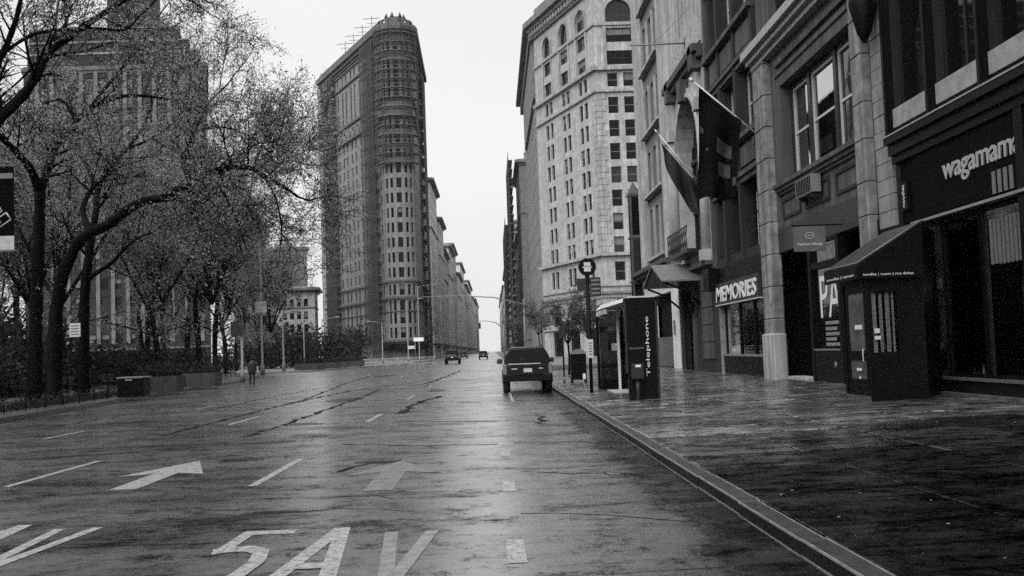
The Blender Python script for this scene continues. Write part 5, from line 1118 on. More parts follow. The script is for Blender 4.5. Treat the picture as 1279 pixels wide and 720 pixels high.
# ================================================================ street lights and signals
def lamp(label, x, y, h, arm, z0=.15, group='tall street lights', sign=False):
    r = thing('street_lamp', label, 'street lamp', (x, y, z0), group)
    part('pole', M_MID, r, lambda m: m.tube([(x, y, z0), (x, y, z0+.9), (x, y, z0+1.0), (x, y, h)], [.22, .2, .12, .08], 8))
    part('arm', M_MID, r, lambda m: m.tube([(x, y, h-.4), (x+arm*.3, y, h), (x+arm, y, h+.15)], [.06, .05, .045], 6))
    s = 1 if arm > 0 else -1
    part('lamp_head', M_MID, r, lambda m: m.loft([[(x+arm+s*(t-.2), y+w_*c, h+.15+hh*q) for c, q in ((-1, 0), (1, 0), (.7, 1), (-.7, 1))] for t, w_, hh in ((0, .06, .08), (.25, .17, .16), (.7, .15, .13), (.9, .05, .06))]))
    if sign: part('sign_panel', M_PALE, r, lambda m: m.box(x-.5, x+.55, y-.16, y-.13, 6.0, 7.0))
    return r
lamp('tall pale street lamp with square sign at the park corner', -21.5, 98, 12.6, 3.0, .15, sign=True)
lamp('pale street lamp standing in front of the prow tower', at_y(510, 440, 205).x, 205, 12.2, 2.4)
lamp('slender street lamp just right of the prow tower lamp', at_y(524, 440, 215).x, 215, 15.5, 3.0, .15)
lamp('short curved street lamp left of the prow', at_y(478, 440, 190).x, 190, 7.6, -2.2)
lamp('street lamp before the small cornice house', at_y(403, 440, 180).x, 180, 8.2, 2.4)
lamp('street lamp arm over the island planters', at_y(380, 440, 160).x, 160, 8.4, -2.4)
lamp('thin street lamp beside the island, left of the planters', at_y(354, 440, 125).x, 125, 7.0, 1.8)
def mast(label, x, y, tip, h, rise, sig):
    r = thing('traffic_signal_mast', label, 'traffic signal', (x, y, .15), 'traffic signals over the avenue')
    part('pole', M_MID, r, lambda m: m.tube([(x, y, .1), (x, y, h+.6)], [.16, .11], 8))
    part('arm', M_MID, r, lambda m: m.tube([(x, y, h), (x+(tip-x)*.3, y, h+rise*.75), (x+(tip-x)*.65, y, h+rise), (tip, y, h+rise*1.02)], [.1, .08, .06, .05], 6))
    for xs in sig:
        zz = h+rise-1.35
        s_ = part('signal_head', M_BLACK, r, lambda m: (m.cbox(xs-.18, xs+.18, y-.25, y+.05, zz, zz+1.05, .04), m.box(xs-.02, xs+.02, y-.05, y, zz+1.05, zz+1.4)))
        for k in range(3): part('lens', M_DARK, s_, lambda m: m.tube([(xs, y-.25, zz+.2+k*.33), (xs, y-.3, zz+.2+k*.33)], .12, 10))
    return r
mast('long signal mast arm reaching over the avenue from the right', at_y(640, 440, 128).x+1.6, 128, at_y(528, 372, 128).x, 7.2, 1.3, [])
mast('far signal mast with hanging signal near the right kerb', at_y(630, 440, 190).x, 190, at_y(598, 400, 190).x, 5.6, 1.5, [at_y(599, 400, 190).x])
sgp = thing('street_name_signs', 'pair of pale street name plates on a thin post by the prow', 'street sign', (at_y(519, 440, 200).x, 200, 0.15))
sx_ = at_y(519, 440, 200).x
part('post', M_MID, sgp, lambda m: m.tube([(sx_, 200, .15), (sx_, 200, 5.2)], .06, 6)); part('plate', M_WHITE, sgp, lambda m: m.box(sx_-.3, sx_+1.6, 199.9, 199.95, 4.0, 4.7)); part('plate', M_PALE, sgp, lambda m: m.box(sx_-1.4, sx_-.1, 199.96, 199.99, 2.6, 3.2))

# ================================================================ left pavement
sp = thing('sign_post', 'dark post with small white square sign before the park trees', 'sign post', (-18.2, 46.2, .15))
part('post', M_BLACK, sp, lambda m: m.tube([(-18.2, 46.2, .12), (-18.2, 46.2, 3.55)], .04, 6)); part('sign', M_WHITE, sp, lambda m: m.box(-18.45, -17.98, 46.1, 46.13, 2.9, 3.5)); part('sign_print', M_MID, sp, lambda m: [m.box(-18.39, -18.05, 46.092, 46.099, 3.0+k*.12, 3.04+k*.12) for k in range(4)])
sp2 = thing('sign_post', 'stout post with broad dark sign board by the walking person', 'sign post', (-17.3, 72.6, .15))
part('post', M_MID, sp2, lambda m: m.tube([(-17.3, 72.6, .12), (-17.3, 72.6, .8), (-17.3, 72.6, .85), (-17.3, 72.6, 3.3)], [.2, .17, .1, .09], 8)); part('board', M_DARK, sp2, lambda m: m.box(-18.0, -17.2, 72.4, 72.46, 3.3, 4.3))
bn = thing('street_banner', 'black street banner with white line drawing hanging at the left edge', 'banner', (-15.3, 30, .15))
part('pole', M_MID, bn, lambda m: m.tube([(-15.3, 30, .1), (-15.3, 30, 1.0), (-15.3, 30, 9.5)], [.2, .13, .09], 8))
part('arm', M_MID, bn, lambda m: (m.tube([(-15.3, 30, 7.42), (-13.5, 30, 7.42)], .03, 6), m.tube([(-15.3, 30, 4.96), (-13.5, 30, 4.96)], .03, 6)))
part('cloth', M_FLAG, bn, lambda m: m.box(-14.6, -13.54, 29.985, 30.015, 5.4, 7.38)); part('white_hem', M_FLAGW, bn, lambda m: m.box(-14.6, -13.54, 29.984, 30.016, 5.0, 5.398))
for i, (ang, cxx, czz) in enumerate(((.6, -13.85, 5.85), (.6, -14.1, 6.1), (-.5, -14.15, 5.8), (.2, -14.35, 6.35))):
    q = MB(); pr = [(-.2, -.12), (.2, -.12), (.2, .12), (-.2, .12)]; pr = [(cxx+a*math.cos(ang)-c*math.sin(ang), czz+a*math.sin(ang)+c*math.cos(ang)) for a, c in pr]
    for (ax, az), (bx_, bz) in zip(pr, pr[1:]+pr[:1]): q.tube([(ax, 29.98, az), (bx_, 29.98, bz)], .022, 4)
    q.build('line_drawing', M_FLAGW, bn)
part('band', M_MID, bn, lambda m: m.box(-14.6, -13.56, 29.982, 30.018, 7.05, 7.2))
# dark container and planter boxes at the kerb
cn = thing('refuse_container', 'black box container standing at the park kerb', 'container', (-16.4, 48.2, .15))
part('box', M_BLACK, cn, lambda m: m.cbox(-17.0, -15.85, 47.7, 48.8, .155, .98, .03)); part('lid', M_MID, cn, lambda m: m.cbox(-17.04, -15.81, 47.66, 48.84, .985, 1.06, .03)); part('handle', M_PALE, cn, lambda m: m.box(-16.6, -16.3, 47.62, 47.66, .9, .94))
M_LEAF = None
# ================================================================ vegetation
def leaf_material(name, v):
    m, t, p = nodes(name); L = t.links; oi = t.nodes.new('ShaderNodeNewGeometry')
    r = t.nodes.new('ShaderNodeMapRange'); r.inputs[3].default_value = v*.15; r.inputs[4].default_value = v*1.75; L.new(oi.outputs['Random Per Island'], r.inputs[0]); L.new(r.outputs[0], p.inputs['Base Color'])
    p.inputs['Roughness'].default_value = .55; p.inputs['Specular IOR Level'].default_value = .3
    tl = t.nodes.new('ShaderNodeBsdfTranslucent'); L.new(r.outputs[0], tl.inputs[0]); mx = t.nodes.new('ShaderNodeMixShader'); mx.inputs[0].default_value = .5
    L.new(p.outputs[0], mx.inputs[1]); L.new(tl.outputs[0], mx.inputs[2]); L.new(mx.outputs[0], t.nodes['Material Output'].inputs[0])
    return m
M_SPRING = leaf_material('spring_leaf', .33); M_SHRUB = leaf_material('shrub_leaf', .035); M_SAP = leaf_material('sapling_leaf', .12)
M_BARK = mat('wet_bark', .006, .75, .6, 3, 1.0, 14, .08, 0, .5)
nrg = np.random.default_rng(11)
def leaves_mesh(pts, size, m, name='crown', per=1, spread=.0):
    P = np.repeat(np.asarray(pts, float), per, 0)
    if spread: P = P + nrg.normal(0, spread, P.shape)
    n = len(P); s = nrg.uniform(.6, 1.3, (n, 1))*size
    a = nrg.normal(0, 1, (n, 3)); a /= np.linalg.norm(a, axis=1, keepdims=True)
    b_ = nrg.normal(0, 1, (n, 3)); b_ -= a*(a*b_).sum(1, keepdims=True); b_ /= np.linalg.norm(b_, axis=1, keepdims=True)
    V = np.stack([P-a*s, P+b_*s*.5, P+a*s, P-b_*s*.5], 1).reshape(-1, 3)
    me = bpy.data.meshes.new(name); me.vertices.add(n*4); me.vertices.foreach_set('co', V.ravel())
    me.loops.add(n*4); me.loops.foreach_set('vertex_index', np.arange(n*4, dtype=np.int32))
    me.polygons.add(n); me.polygons.foreach_set('loop_start', np.arange(0, n*4, 4, dtype=np.int32)); me.polygons.foreach_set('loop_total', np.full(n, 4, dtype=np.int32))
    me.materials.append(m); me.update(calc_edges=True)
    return me
class Tree:
    def __init__(s, seed): s.r = random.Random(seed); s.wood = MB(); s.twig = MB(); s.tips = []
    def rv(s): return Vector((s.r.gauss(0, 1), s.r.gauss(0, 1), s.r.gauss(0, 1)))
    def grow(s, p, d, ln, rad, lev, up=.12, wig=.16):
        r = s.r; n = max(3, int(ln/.55)) if lev < 3 else 3; pts = [p.copy()]; d = d.normalized()
        for i in range(n):
            d = (d+s.rv()*wig+Vector((0, 0, up))*(1 if lev < 3 else .4)).normalized(); p = p+d*(ln/n); pts.append(p.copy())
        rads = [rad*(1-.6*i/n) for i in range(n+1)]
        (s.wood if rad > .02 else s.twig).tube(pts, rads, 7 if rad > .08 else (5 if rad > .03 else 3), caps=False)
        if lev >= 4 or ln < .35:
            for q in pts[1:]: s.tips.append(q)
            return
        if lev >= 2: s.tips += pts[2:]
        k = {0: 5, 1: 7, 2: 7, 3: 6}[lev]
        for i in range(k):
            t = .25+.75*(i+r.random()*.8)/k; j = min(n-1, int(t*n)); q = pts[j].lerp(pts[j+1], t*n-j if t*n-j < 1 else .9)
            dd = (pts[j+1]-pts[j]).normalized(); side = s.rv(); side -= dd*side.dot(dd); side.normalize()
            s.grow(q, dd*.75+side*r.uniform(.6, 1.0), ln*r.uniform(.42, .66), max(.012, rads[j]*r.uniform(.42, .6)), lev+1, up, wig)
    def limb(s, pts, r0, r1, br=None, lev=2, ln=2.2, taper=1.0):
        """a traced main limb, smoothed, that sends out side branches"""
        P = [Vector(p) for p in pts]; out = []
        for i in range(len(P)-1):
            p0, p1, p2, p3 = P[max(0, i-1)], P[i], P[i+1], P[min(len(P)-1, i+2)]
            for k in range(4):
                t = k/4; out.append(.5*((2*p1)+(p2-p0)*t+(2*p0-5*p1+4*p2-p3)*t*t+(3*p1-p0-3*p2+p3)*t**3))
        out.append(P[-1]); n = len(out)-1
        rads = [r0+(r1-r0)*(i/n)**taper for i in range(n+1)]
        s.wood.tube(out, [q*(1+.08*s.r.gauss(0, 1)) for q in rads], 9, caps=True)
        for i in range(br or 0):
            t = s.r.uniform(.3, 1); j = min(n-1, int(t*n)); dd = (out[j+1]-out[j]).normalized(); side = s.rv(); side -= dd*side.dot(dd); side.normalize()
            s.grow(out[j], dd*.5+side*.9+Vector((0, 0, .25)), ln*s.r.uniform(.7, 1.3), max(.015, rads[j]*.4), lev)
        dd = (out[-1]-out[-2]).normalized()
        s.grow(out[-1], dd, ln, r1*.9, lev)
    def finish(s, name, label, cat, loc, group, size, m, per, spread, rootless=False):
        r = thing(name, label, cat, loc, group)
        s.wood.build('trunk', M_BARK, r, fix=False)
        if s.twig.f: s.twig.build('twigs', M_BARK, r, fix=False)
        tips = [p.to_tuple() for p in s.tips if s.r.random() < .42]; put('crown', leaves_mesh(tips, size, m, 'crown', int(per*2.6), spread*1.5), r)
        return r
GT = 'park plane trees'
def px(pts, dy=0): return [at_y(x, y, Y+dy) for x, y, Y in pts]
LS = dict(size=.05, m=M_SPRING, per=3, spread=.08)
# the three near trees and the limb that reaches in from the left, traced limb by limb
t = Tree(1)
b0 = at_y(43, 462, 47); b0.z = .1
t.limb([b0]+px([(45, 400, 47), (47, 340, 47), (49, 290, 47), (50, 238, 47)]), .33, .23, 0)
t.limb(px([(50, 240, 47), (40, 215, 46.5), (25, 195, 46), (8, 178, 45), (-20, 150, 44), (-50, 110, 43)]), .22, .08, 6)
t.limb(px([(50, 240, 47), (57, 218, 47.3), (67, 190, 48), (84, 166, 48.6), (110, 137, 49), (147, 122, 49.5), (180, 120, 50), (217, 126, 51)]), .2, .05, 12)
t.limb(px([(84, 166, 48.6), (96, 158, 48), (80, 128, 47), (62, 127, 46), (40, 140, 45.5), (20, 160, 45)]), .09, .03, 5)
t.limb(px([(110, 137, 49), (140, 100, 50), (152, 85, 50.5), (175, 60, 51), (190, 30, 52), (210, 5, 52)]), .09, .03, 8)
t.limb(px([(47, 330, 47), (30, 345, 46), (15, 362, 45.5)]), .06, .02, 3, 3)
t.finish('plane_tree', 'upright park tree forking high near the left edge', 'tree', b0, GT, **LS)
t = Tree(2)
b0 = at_y(68, 470, 44.5); b0.z = .1
t.limb([b0]+px([(69, 420, 44.5), (71, 385, 44.5), (80, 340, 44.3), (97, 305, 44), (113, 291, 43.8), (135, 281, 43.4), (160, 262, 43), (180, 252, 42.6), (207, 247, 42.3)]), .34, .17, 0, taper=.8)
t.limb(px([(207, 247, 42.3), (222, 238, 42), (240, 231, 41.8), (262, 216, 41.4), (290, 209, 41), (315, 211, 40.7), (332, 222, 40.5), (352, 232, 40.3), (372, 246, 40)]), .19, .05, 14)
t.limb(px([(207, 247, 42.3), (230, 240, 42.6), (250, 238, 43.2), (262, 222, 43.5), (285, 212, 44), (300, 205, 44.5)]), .13, .05, 6)
t.limb(px([(240, 231, 41.8), (232, 215, 42.3), (230, 200, 42.8), (240, 170, 43.5), (250, 150, 44), (262, 128, 44.5), (285, 105, 45)]), .12, .04, 12)
t.limb(px([(245, 165, 43.6), (262, 160, 43), (285, 160, 42.5), (310, 170, 42)]), .07, .03, 6)
t.limb(px([(113, 291, 43.8), (104, 268, 44.5), (107, 250, 45), (120, 230, 45.6), (140, 212, 46), (157, 187, 46.5), (173, 181, 47), (200, 166, 47.5), (233, 140, 48)]), .13, .04, 12)
t.limb(px([(315, 211, 40.7), (330, 195, 41), (345, 180, 41.2), (352, 160, 41.5)]), .06, .025, 5)
t.limb(px([(262, 216, 41.4), (278, 240, 41), (296, 275, 40.6), (308, 312, 40.5)]), .06, .02, 10)
t.limb(px([(332, 222, 40.5), (345, 250, 40.8), (352, 285, 41.2), (350, 310, 41.5)]), .05, .02, 9)
t.limb(px([(240, 231, 41.8), (252, 260, 42.4), (256, 295, 43), (262, 330, 43.4)]), .06, .02, 9)
t.limb(px([(285, 212, 44), (305, 190, 44.6), (330, 178, 45), (356, 186, 45.4), (378, 205, 45.6)]), .06, .02, 12)
t.finish('plane_tree', 'park tree with thick trunk arching low to the right', 'tree', b0, GT, **LS)
t = Tree(3)
b0 = at_y(105, 465, 50); b0.z = .1
t.limb([b0]+px([(105, 420, 50), (106, 370, 50), (110, 330, 50), (114, 300, 50.2), (120, 265, 50.5), (122, 240, 51), (131, 215, 51.5), (150, 195, 52), (175, 165, 53), (190, 130, 54)]), .27, .06, 10)
t.limb(px([(112, 347, 50), (125, 338, 49.5), (140, 328, 49), (155, 312, 48.6), (172, 298, 48), (190, 291, 47.5)]), .13, .04, 8)
t.limb(px([(122, 240, 51), (112, 215, 52), (100, 190, 53), (96, 150, 54)]), .13, .05, 6)
t.finish('plane_tree', 'slim upright park tree behind the arching trunk', 'tree', b0, GT, **LS)
t = Tree(4)
b0 = at_y(-75, 480, 36); b0.z = .1
t.limb([b0]+px([(-72, 400, 36), (-60, 300, 36), (-40, 220, 36), (-15, 170, 36)]), .45, .3, 0)
t.limb(px([(-15, 170, 36), (2, 146, 36), (30, 118, 36.2), (48, 90, 36.5), (62, 65, 37), (100, 37, 37.4), (125, 20, 37.8), (155, 0, 38), (200, -30, 38.5)]), .2, .09, 12)
t.limb(px([(-15, 170, 36), (-5, 90, 35.5), (8, 58, 35), (20, 25, 34.6), (27, -5, 34), (35, -40, 34)]), .13, .06, 5)
t.limb(px([(2, 68, 35), (25, 52, 35.2), (50, 41, 35.6), (100, 36, 36), (130, 36, 36.4), (155, 38, 36.8), (175, 20, 37), (200, -5, 37.3)]), .07, .03, 9)
t.limb(px([(62, 65, 37), (48, 75, 38), (35, 90, 38.6), (20, 105, 39), (-5, 125, 39)]), .06, .03, 4)
t.limb(px([(155, 0, 38), (190, -15, 38.2), (215, -8, 38.4), (240, 2, 38.6), (258, 15, 38.6)]), .07, .025, 9)
t.finish('plane_tree', 'overhanging tree reaching into the top left corner from outside', 'tree', b0, GT, **LS)
# trees of the back rows: three prototypes, copied and turned
def proto(seed, h):
    t = Tree(seed); r = t.r
    t.limb([Vector((0, 0, 0)), Vector((r.uniform(-.2, .2), r.uniform(-.2, .2), h*.16)), Vector((r.uniform(-.3, .3), r.uniform(-.3, .3), h*.34))], .3, .2, 0)
    top = Vector(t.wood.v[-1]); fork = Vector((0, 0, h*.33)); fork.x, fork.y = top.x, top.y
    for i in range(5):
        a = i*1.256+r.uniform(-.3, .3); out = r.uniform(.18, .34)*h if i else .05*h
        t.limb([fork, fork+Vector((math.cos(a)*out*.35, math.sin(a)*out*.35, h*.16)), fork+Vector((math.cos(a)*out*.75, math.sin(a)*out*.75, h*.36)), fork+Vector((math.cos(a)*out*1.0, math.sin(a)*out*1.0, h*r.uniform(.5, .62)))], .15, .05, 12, 2, h*.17)
    for i in range(3):
        a = r.uniform(0, 6.28); q = Vector((0, 0, h*r.uniform(.18, .3)))
        t.limb([q, q+Vector((math.cos(a)*1.2, math.sin(a)*1.2, .5)), q+Vector((math.cos(a)*2.8, math.sin(a)*2.8, .9))], .08, .03, 4, 3, 1.6)
    return t.finish('plane_tree', '', 'tree', (0, 0, 0), GT, .08, M_SPRING, 3, .13)
protos = [proto(21, 17), proto(22, 18.5), proto(23, 16)]
spots = [(-33, 58, 1.0), (-41, 66, 1.02), (-28.5, 70, .95), (-36, 80, 1.0), (-49, 76, 1.05), (-24.5, 77, .86), (-30, 92, 1.0), (-43, 96, 1.1), (-56, 90, 1.05), (-26, 99, 1.05), (-36, 108, 1.0), (-52, 112, 1.08), (-64, 104, 1.1), (-46, 56, .95), (-58, 66, 1.0), (-34, 44, .8), (-40, 128, 1.0), (-31, 122, .95), (-30, 104, 1.15), (-25.2, 90, 1.0), (-38, 72, 1.1), (-21.5, 6, 1.0), (-23, 17, 1.05), (-24, 27, 1.0), (-33, 33, 1.1), (-22, -6, 1.0), (-31, 140, .9), (-37, 152, 1.0), (-28, 128, .75)]
words = ['third', 'fourth', 'nearest the person,', 'behind the sign board', 'deep in the park', 'slim tree closest to the kerb', 'by the tall street lamp', 'far inside the lawn', 'at the far left of the back row', 'smallest near the lamp', 'behind the corner lamp', 'rearmost centre', 'rearmost left', 'just right of the arching trunk', 'left of centre in the back row', 'low tree behind the benches', 'farthest toward the tower', 'small tree before the cornice house', 'broad crown at the park corner', 'leaning over the pavement by the tall lamp', 'tall crown in the middle row', 'first beyond the left edge of the view', 'second beyond the left edge of the view', 'third beyond the left edge of the view', 'inner one beyond the left edge of the view', 'behind the viewpoint on the park side', 'on the island before the hazy block', 'on the island left of the hedge bushes', 'small crown above the island planters']
for i, (x, y, s) in enumerate(spots):
    p_ = protos[i % 3]
    o = p_ if i < 3 else copy_tree(p_)
    o.location = (x, y, .1); o.rotation_euler = (0, 0, i*2.1); o.scale = (s, s, s*(1+.04*(i % 3)))
    o['label'] = 'leafing park tree, ' + words[i]
# young street trees along the right kerb
def sapling(seed, x, y, h, label, z=.15):
    t = Tree(seed)
    t.limb([Vector((x, y, z)), Vector((x+.05, y, h*.3)), Vector((x, y+.05, h*.55))], .07, .05, 0)
    for i in range(6):
        a = i*1.05; t.limb([Vector((x, y, h*.5)), Vector((x+math.cos(a)*h*.1, y+math.sin(a)*h*.1, h*.65)), Vector((x+math.cos(a)*h*.18, y+math.sin(a)*h*.18, h*.85))], .03, .012, 3, 3, h*.17)
    return t.finish('street_tree', label, 'tree', (x, y, z), 'young street trees', .07, M_SAP, 3, .12)
sapling(31, 4.1, 58, 3.7, 'young street tree right behind the parked vehicle')
sapling(32, 6.0, 66, 4.2, 'young street tree between mailbox and phone kiosk', .2)
sapling(33, 4.4, 102, 6.0, 'young street tree far up the right pavement, left of the others')
sapling(34, 5.6, 122, 7.0, 'young street tree before the pale office block')
sapling(35, 1.6+1.4, 150, 6.2, 'small street tree by the far signal mast')
sapling(36, -16.4, 262, 9, 'small tree at the foot of the prow, right side')
sapling(37, -17.5, 292, 11, 'small tree beside the right flank of the prow tower')
# shrubs
def shrub(n, seed):
    r = np.random.default_rng(seed); c = r.normal(0, 1, (14, 3))*np.array([.55, .55, .28])+np.array([0, 0, .62]); c[:, 2] = np.clip(c[:, 2], .2, 1.1)
    P = c[r.integers(0, 14, n)]+r.normal(0, .21, (n, 3)); P[:, 2] = np.abs(P[:, 2])
    return leaves_mesh(P, .06, M_SHRUB, 'foliage')
shm = [shrub(3200, 5), shrub(3200, 6)]
st = MB(); st.tube([(0, 0, -.05), (.05, 0, .5), (.2, .1, .9)], [.06, .04, .02], 6); st.tube([(0, 0, 0), (-.2, .1, .8)], [.04, .02], 5); stm = st.mesh('stem', [M_BARK])
SHL = [((-26.5, 40), 2.1, 'dark shrub at the far left behind the low fence'), ((-29, 47), 2.6, 'tall dark shrub under the forked tree'), ((-27.5, 54), 2.2, 'dark shrub under the arching trunk'), ((-30.5, 60), 3.0, 'large dome-shaped dark shrub left of the container'), ((-28.5, 66), 2.4, 'dark shrub right of the large dome-shaped one'), ((-34, 52), 3.2, 'broad dark shrub deep behind the benches'), ((-38, 62), 3.4, 'broad dark shrub at the back of the lawn'), ((-33, 74), 2.4, 'dark shrub by the slim trunks'), ((-30, 84), 2.2, 'dark shrub behind the sign board'), ((-27, 94), 1.8, 'low shrub at the lamp foot'), ((-40, 84), 3.2, 'dark shrub in the middle of the park'), ((-46, 70), 3.4, 'dark shrub far back left'), ((-35, 44), 3.0, 'dark shrub at the left edge behind the railing'), ((-27, 48), 2.0, 'dark shrub between the two foremost trunks'), ((-36.5, 68), 3.0, 'dark shrub behind the second bench'), ((-43, 60), 3.4, 'tall dark shrub behind the arching tree'), ((-27.5, 78), 2.2, 'round dark shrub behind the black container'),
       ((-33, 165), 4.4, 'dark hedge bush on the island, left'), ((-27.5, 172), 4.6, 'dark hedge bush on the island, middle'), ((-24, 178), 4.0, 'dark hedge bush on the island, right'), ((-39, 168), 4.0, 'dark hedge bush behind the planters')]
for i, ((x, y), s, lab) in enumerate(SHL):
    r_ = thing('shrub', lab, 'shrub', (x, y, .15), 'dark shrubs'); s *= 1.3; r_.scale = (s, s, s*.85); r_.rotation_euler = (0, 0, i*1.7)
    for nm, me in (('foliage', shm[i % 2]), ('stem', stm)):
        o = bpy.data.objects.new(nm, me); COL.objects.link(o); o.parent = r_
# planting strip at the kerb with a low wire fence
P = []
for k in range(5200):
    y = rng.uniform(33, 62); f = (y-33)/29; x = -16.2-f*2.0-rng.uniform(.1, 1.3); P.append((x, y, .16+abs(rng.gauss(0, .16))))
tag(put('ground_cover', leaves_mesh(P, .07, M_SHRUB, 'ground_cover')), 'low dark planting in the kerbside beds', 'plants', kind='stuff')
lf = thing('low_fence', 'low dark wire fence round the kerbside planting', 'fence', (-16.2, 40, .15))
for k in range(16):
    y = 33+k*1.9; f = (y-33)/29; x = -16.0-f*2.0
    part('post', M_BLACK, lf, lambda m: m.tube([(x, y, .12), (x, y, .72)], .025, 6))
    if k < 15: part('rail', M_BLACK, lf, lambda m: (m.tube([(x, y, .66), (x-.131, y+1.9, .66)], .013, 5), m.tube([(x, y, .4), (x-.131, y+1.9, .4)], .01, 5)))
# park railing and benches
pf = thing('park_railing', 'dark iron railing along the park edge behind the benches', 'fence', (-25.4, 60, .15))
for z in (.35, 1.05): part('rail', M_BLACK, pf, lambda m: m.box(-25.44, -25.4, 30, 104, z, z+.04))
for k in range(38): part('post', M_BLACK, pf, lambda m: m.box(-25.46, -25.38, 30+k*2-.04, 30+k*2+.04, .1, 1.2))
b = MB()
for k in range(492): b.box(-25.43, -25.41, 30.15+k*.15, 30.165+k*.15, .39, 1.14)
tag(b.build('picket', M_BLACK, pf), kind='stuff')
def bench():
    r = thing('park_bench', '', 'bench', (0, 0, 0), 'park benches')
    for k in range(4): part('seat_slat', M_DARK, r, lambda m: m.box(-.05+k*.12, .05+k*.12, -1.1, 1.1, .43, .46))
    for k in range(3): part('back_slat', M_DARK, r, lambda m: m.box(-.14-k*.02, -.11-k*.02, -1.1, 1.1, .52+k*.14, .62+k*.14))
    for y in (-1.0, 0, 1.0): part('leg', M_BLACK, r, lambda m: (m.box(-.1, -.06, y-.03, y+.03, 0, .95), m.box(.34, .38, y-.03, y+.03, 0, .43), m.box(-.06, .34, y-.03, y+.03, .38, .425)))
    part('arm_rest', M_BLACK, r, lambda m: [m.box(-.12, .38, y-.04, y+.04, .66, .7) for y in (-1.02, 1.02)]+[m.box(.34, .38, y-.03, y+.03, .43, .66) for y in (-1.02, 1.02)])
    return r
b0_ = bench()
for i in range(7):
    o = b0_ if i == 0 else copy_tree(b0_); o.location = (-24.3, 42+i*6.2, .15)
    o['label'] = ['park bench nearest the left edge', 'second park bench from the left edge', 'third park bench from the left edge', 'fourth park bench, behind the black container', 'fifth park bench from the left edge', 'sixth park bench from the left edge', 'farthest park bench, near the sign board'][i]
# concrete planters and barriers on the island
def planter(x, y, s, lab):
    r = thing('planter', lab, 'planter', (x, y, .15), 'planters along the island')
    part('tub', mat('planter_concrete', .06, .7, .3, 1.5), r, lambda m: (m.loft([[(x-s, y-s*.6, .15), (x+s, y-s*.6, .15), (x+s, y+s*.6, .15), (x-s, y+s*.6, .15)], [(x-s*1.06, y-s*.66, .95), (x+s*1.06, y-s*.66, .95), (x+s*1.06, y+s*.66, .95), (x-s*1.06, y+s*.66, .95)]])))
    P = [(x+rng.uniform(-s, s), y+rng.uniform(-s*.6, s*.6), .9+abs(rng.gauss(0, .35))) for _ in range(900)]
    put('plants', leaves_mesh(P, .09, M_SHRUB, 'plants'), r)
for i, (x_, Y, s) in enumerate(((383, 128, 1.3), (396, 130, .9), (410, 136, 1.4), (424, 140, 1.0), (440, 148, 1.5))):
    planter(at_y(x_, 455, Y).x, Y, s, 'concrete planter on the island, %s from the left' % ('first', 'second', 'third', 'fourth', 'fifth')[i])
planter(-17.3, 54.5, 1.1, 'planter with low plants right of the black container'); planter(-17.9, 63.5, 1.3, 'long dark planter at the kerb before the person')
def barrier(x, y, lab):
    r = thing('crowd_barrier', lab, 'barrier', (x, y, 0), 'crowd barriers before the prow')
    part('frame', M_PALE, r, lambda m: (m.tube([(x-1.1, y, .2), (x-1.1, y, 1.1), (x+1.1, y, 1.1), (x+1.1, y, .2), (x-1.1, y, .2)], .03, 5)))
    for k in range(10): part('bar', M_PALE, r, lambda m: m.tube([(x-.9+k*.2, y, .2), (x-.9+k*.2, y, 1.1)], .014, 4))
    for s in (-.8, .8): part('foot', M_PALE, r, lambda m: (m.box(x+s-.03, x+s+.03, y-.35, y+.35, 0, .05), m.box(x+s-.02, x+s+.02, y-.02, y+.02, .05, .2)))
bl = ['leftmost', 'second', 'third', 'fourth', 'fifth', 'rightmost']
for i, (x_, Y) in enumerate(((462, 150), (476, 148), (490, 150), (504, 158), (520, 160), (536, 165))): barrier(at_y(x_, 455, Y).x, Y, '%s steel crowd barrier in the row before the prow' % bl[i])

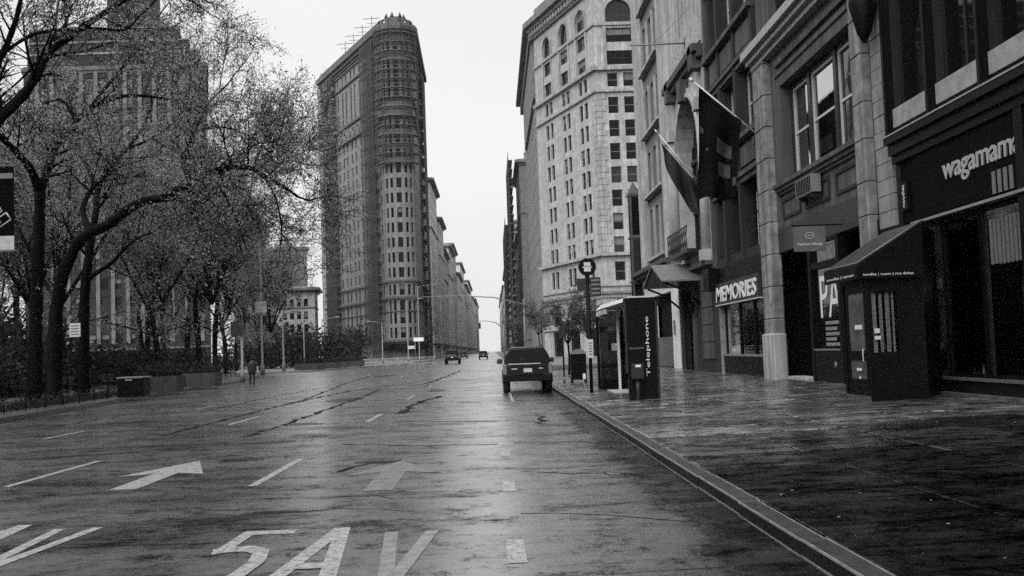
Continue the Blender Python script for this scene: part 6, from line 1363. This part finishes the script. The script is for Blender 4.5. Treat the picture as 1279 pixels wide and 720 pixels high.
# ================================================================ the walking person
def person(x, y, z, yaw):
    J = dict(pel=(0, 0, .93), ch=(0, .02, 1.3), nk=(0, .03, 1.47), hd=(0, .05, 1.6), top=(0, .04, 1.72), lh=(-.1, 0, .9), lk=(-.11, .16, .5), la=(-.11, .1, .1), lt=(-.11, .26, .05), rh=(.1, 0, .9), rk=(.1, -.02, .48), ra=(.1, -.26, .13), rt=(.1, -.15, .04),
             ls=(-.2, .02, 1.4), le=(-.27, -.05, 1.12), lw=(-.25, .08, .9), lf=(-.25, .12, .8), rs=(.2, .02, 1.4), re=(.27, .02, 1.12), rw=(.25, .2, .98), rf=(.24, .27, .92))
    Rd = dict(pel=.16, ch=.18, nk=.07, hd=.1, top=.075, lh=.1, lk=.075, la=.05, lt=.045, rh=.1, rk=.075, ra=.05, rt=.045, ls=.09, le=.065, lw=.045, lf=.04, rs=.09, re=.065, rw=.045, rf=.04)
    E = [('pel', 'ch'), ('ch', 'nk'), ('nk', 'hd'), ('hd', 'top'), ('pel', 'lh'), ('lh', 'lk'), ('lk', 'la'), ('la', 'lt'), ('pel', 'rh'), ('rh', 'rk'), ('rk', 'ra'), ('ra', 'rt'), ('ch', 'ls'), ('ls', 'le'), ('le', 'lw'), ('lw', 'lf'), ('ch', 'rs'), ('rs', 're'), ('re', 'rw'), ('rw', 'rf')]
    ks = list(J); me = bpy.data.meshes.new('body'); me.from_pydata([J[k] for k in ks], [(ks.index(a), ks.index(c)) for a, c in E], [])
    o = bpy.data.objects.new('body', me); COL.objects.link(o); o.modifiers.new('skin', 'SKIN'); sv = me.skin_vertices[0].data
    for i, k in enumerate(ks): sv[i].radius = (Rd[k], Rd[k]); sv[i].use_root = (k == 'pel')
    s = o.modifiers.new('sub', 'SUBSURF'); s.levels = 2; s.render_levels = 2
    dg = bpy.context.evaluated_depsgraph_get(); dg.update(); m2 = bpy.data.meshes.new_from_object(o.evaluated_get(dg)); bpy.data.objects.remove(o)
    m2.materials.clear(); m2.materials.append(mat('dark_coat', .02, .8, .3, 5)); m2.materials.append(mat('skin', .28, .6, .1, 5))
    for p_ in m2.polygons:
        c = p_.center; p_.use_smooth = True
        p_.material_index = 1 if (c.z > 1.49 or (c.z < .88 and abs(c.x) > .19 and c.z > .7)) else 0
    r = thing('person', 'person in dark clothes walking at the edge of the road by the park', 'person', (x, y, z))
    r.rotation_euler = (0, 0, yaw)
    b_ = bpy.data.objects.new('body', m2); COL.objects.link(b_); b_.parent = r
    h = MB(); h.tube([(0, .02, 1.58), (0, .02, 1.66), (0, .03, 1.73), (0, .03, 1.765)], [.118, .122, .095, .03], 12); hh = h.build('hair', M_BLACK); hh.parent = r
    c_ = MB(); c_.tube([(0, 0, .72), (0, 0, .95), (0, .01, 1.2), (0, .02, 1.42), (0, .03, 1.48)], [.25, .22, .235, .21, .09], 14); cc = c_.build('coat', MATS['dark_coat']); cc.parent = r
person(-15.6, 68.0, -.005, R(200))

# ================================================================ wind-blown litter on the wet pavement
lt = MB()
for k in range(170):
    x = rng.uniform(KX+.3, 10.0); y = rng.uniform(5, 34); a = rng.uniform(0, 6.28); s = rng.uniform(.006, .017); z = walk_z(x)+.012
    p = [Vector((x+s*math.cos(a+q)*e, y+s*math.sin(a+q)*e, z+rng.uniform(0, .01))) for q, e in ((0, 1.5), (1.6, .7), (3.1, 1.4), (4.7, .8))]; lt.quad(*p)
tag(lt.build('litter', mat('paper_scrap', .25, .6, .4, 20), None, fix=False), 'scattered scraps and fallen buds on the wet right pavement', 'litter', kind='stuff')

# ================================================================ rain haze over the avenue
hz = MB(); hz.box(-420, 420, -60, 2100, -1.0, 125)
hm = bpy.data.materials.new('haze_air'); hm.use_nodes = True; t = hm.node_tree; t.nodes.remove(t.nodes['Principled BSDF'])
pv = t.nodes.new('ShaderNodeVolumePrincipled'); pv.inputs['Color'].default_value = g3(1.0); pv.inputs['Density'].default_value = .00005
t.links.new(pv.outputs[0], t.nodes['Material Output'].inputs['Volume'])
HZ = hz.build('haze', hm); HZ['kind'] = 'stuff'
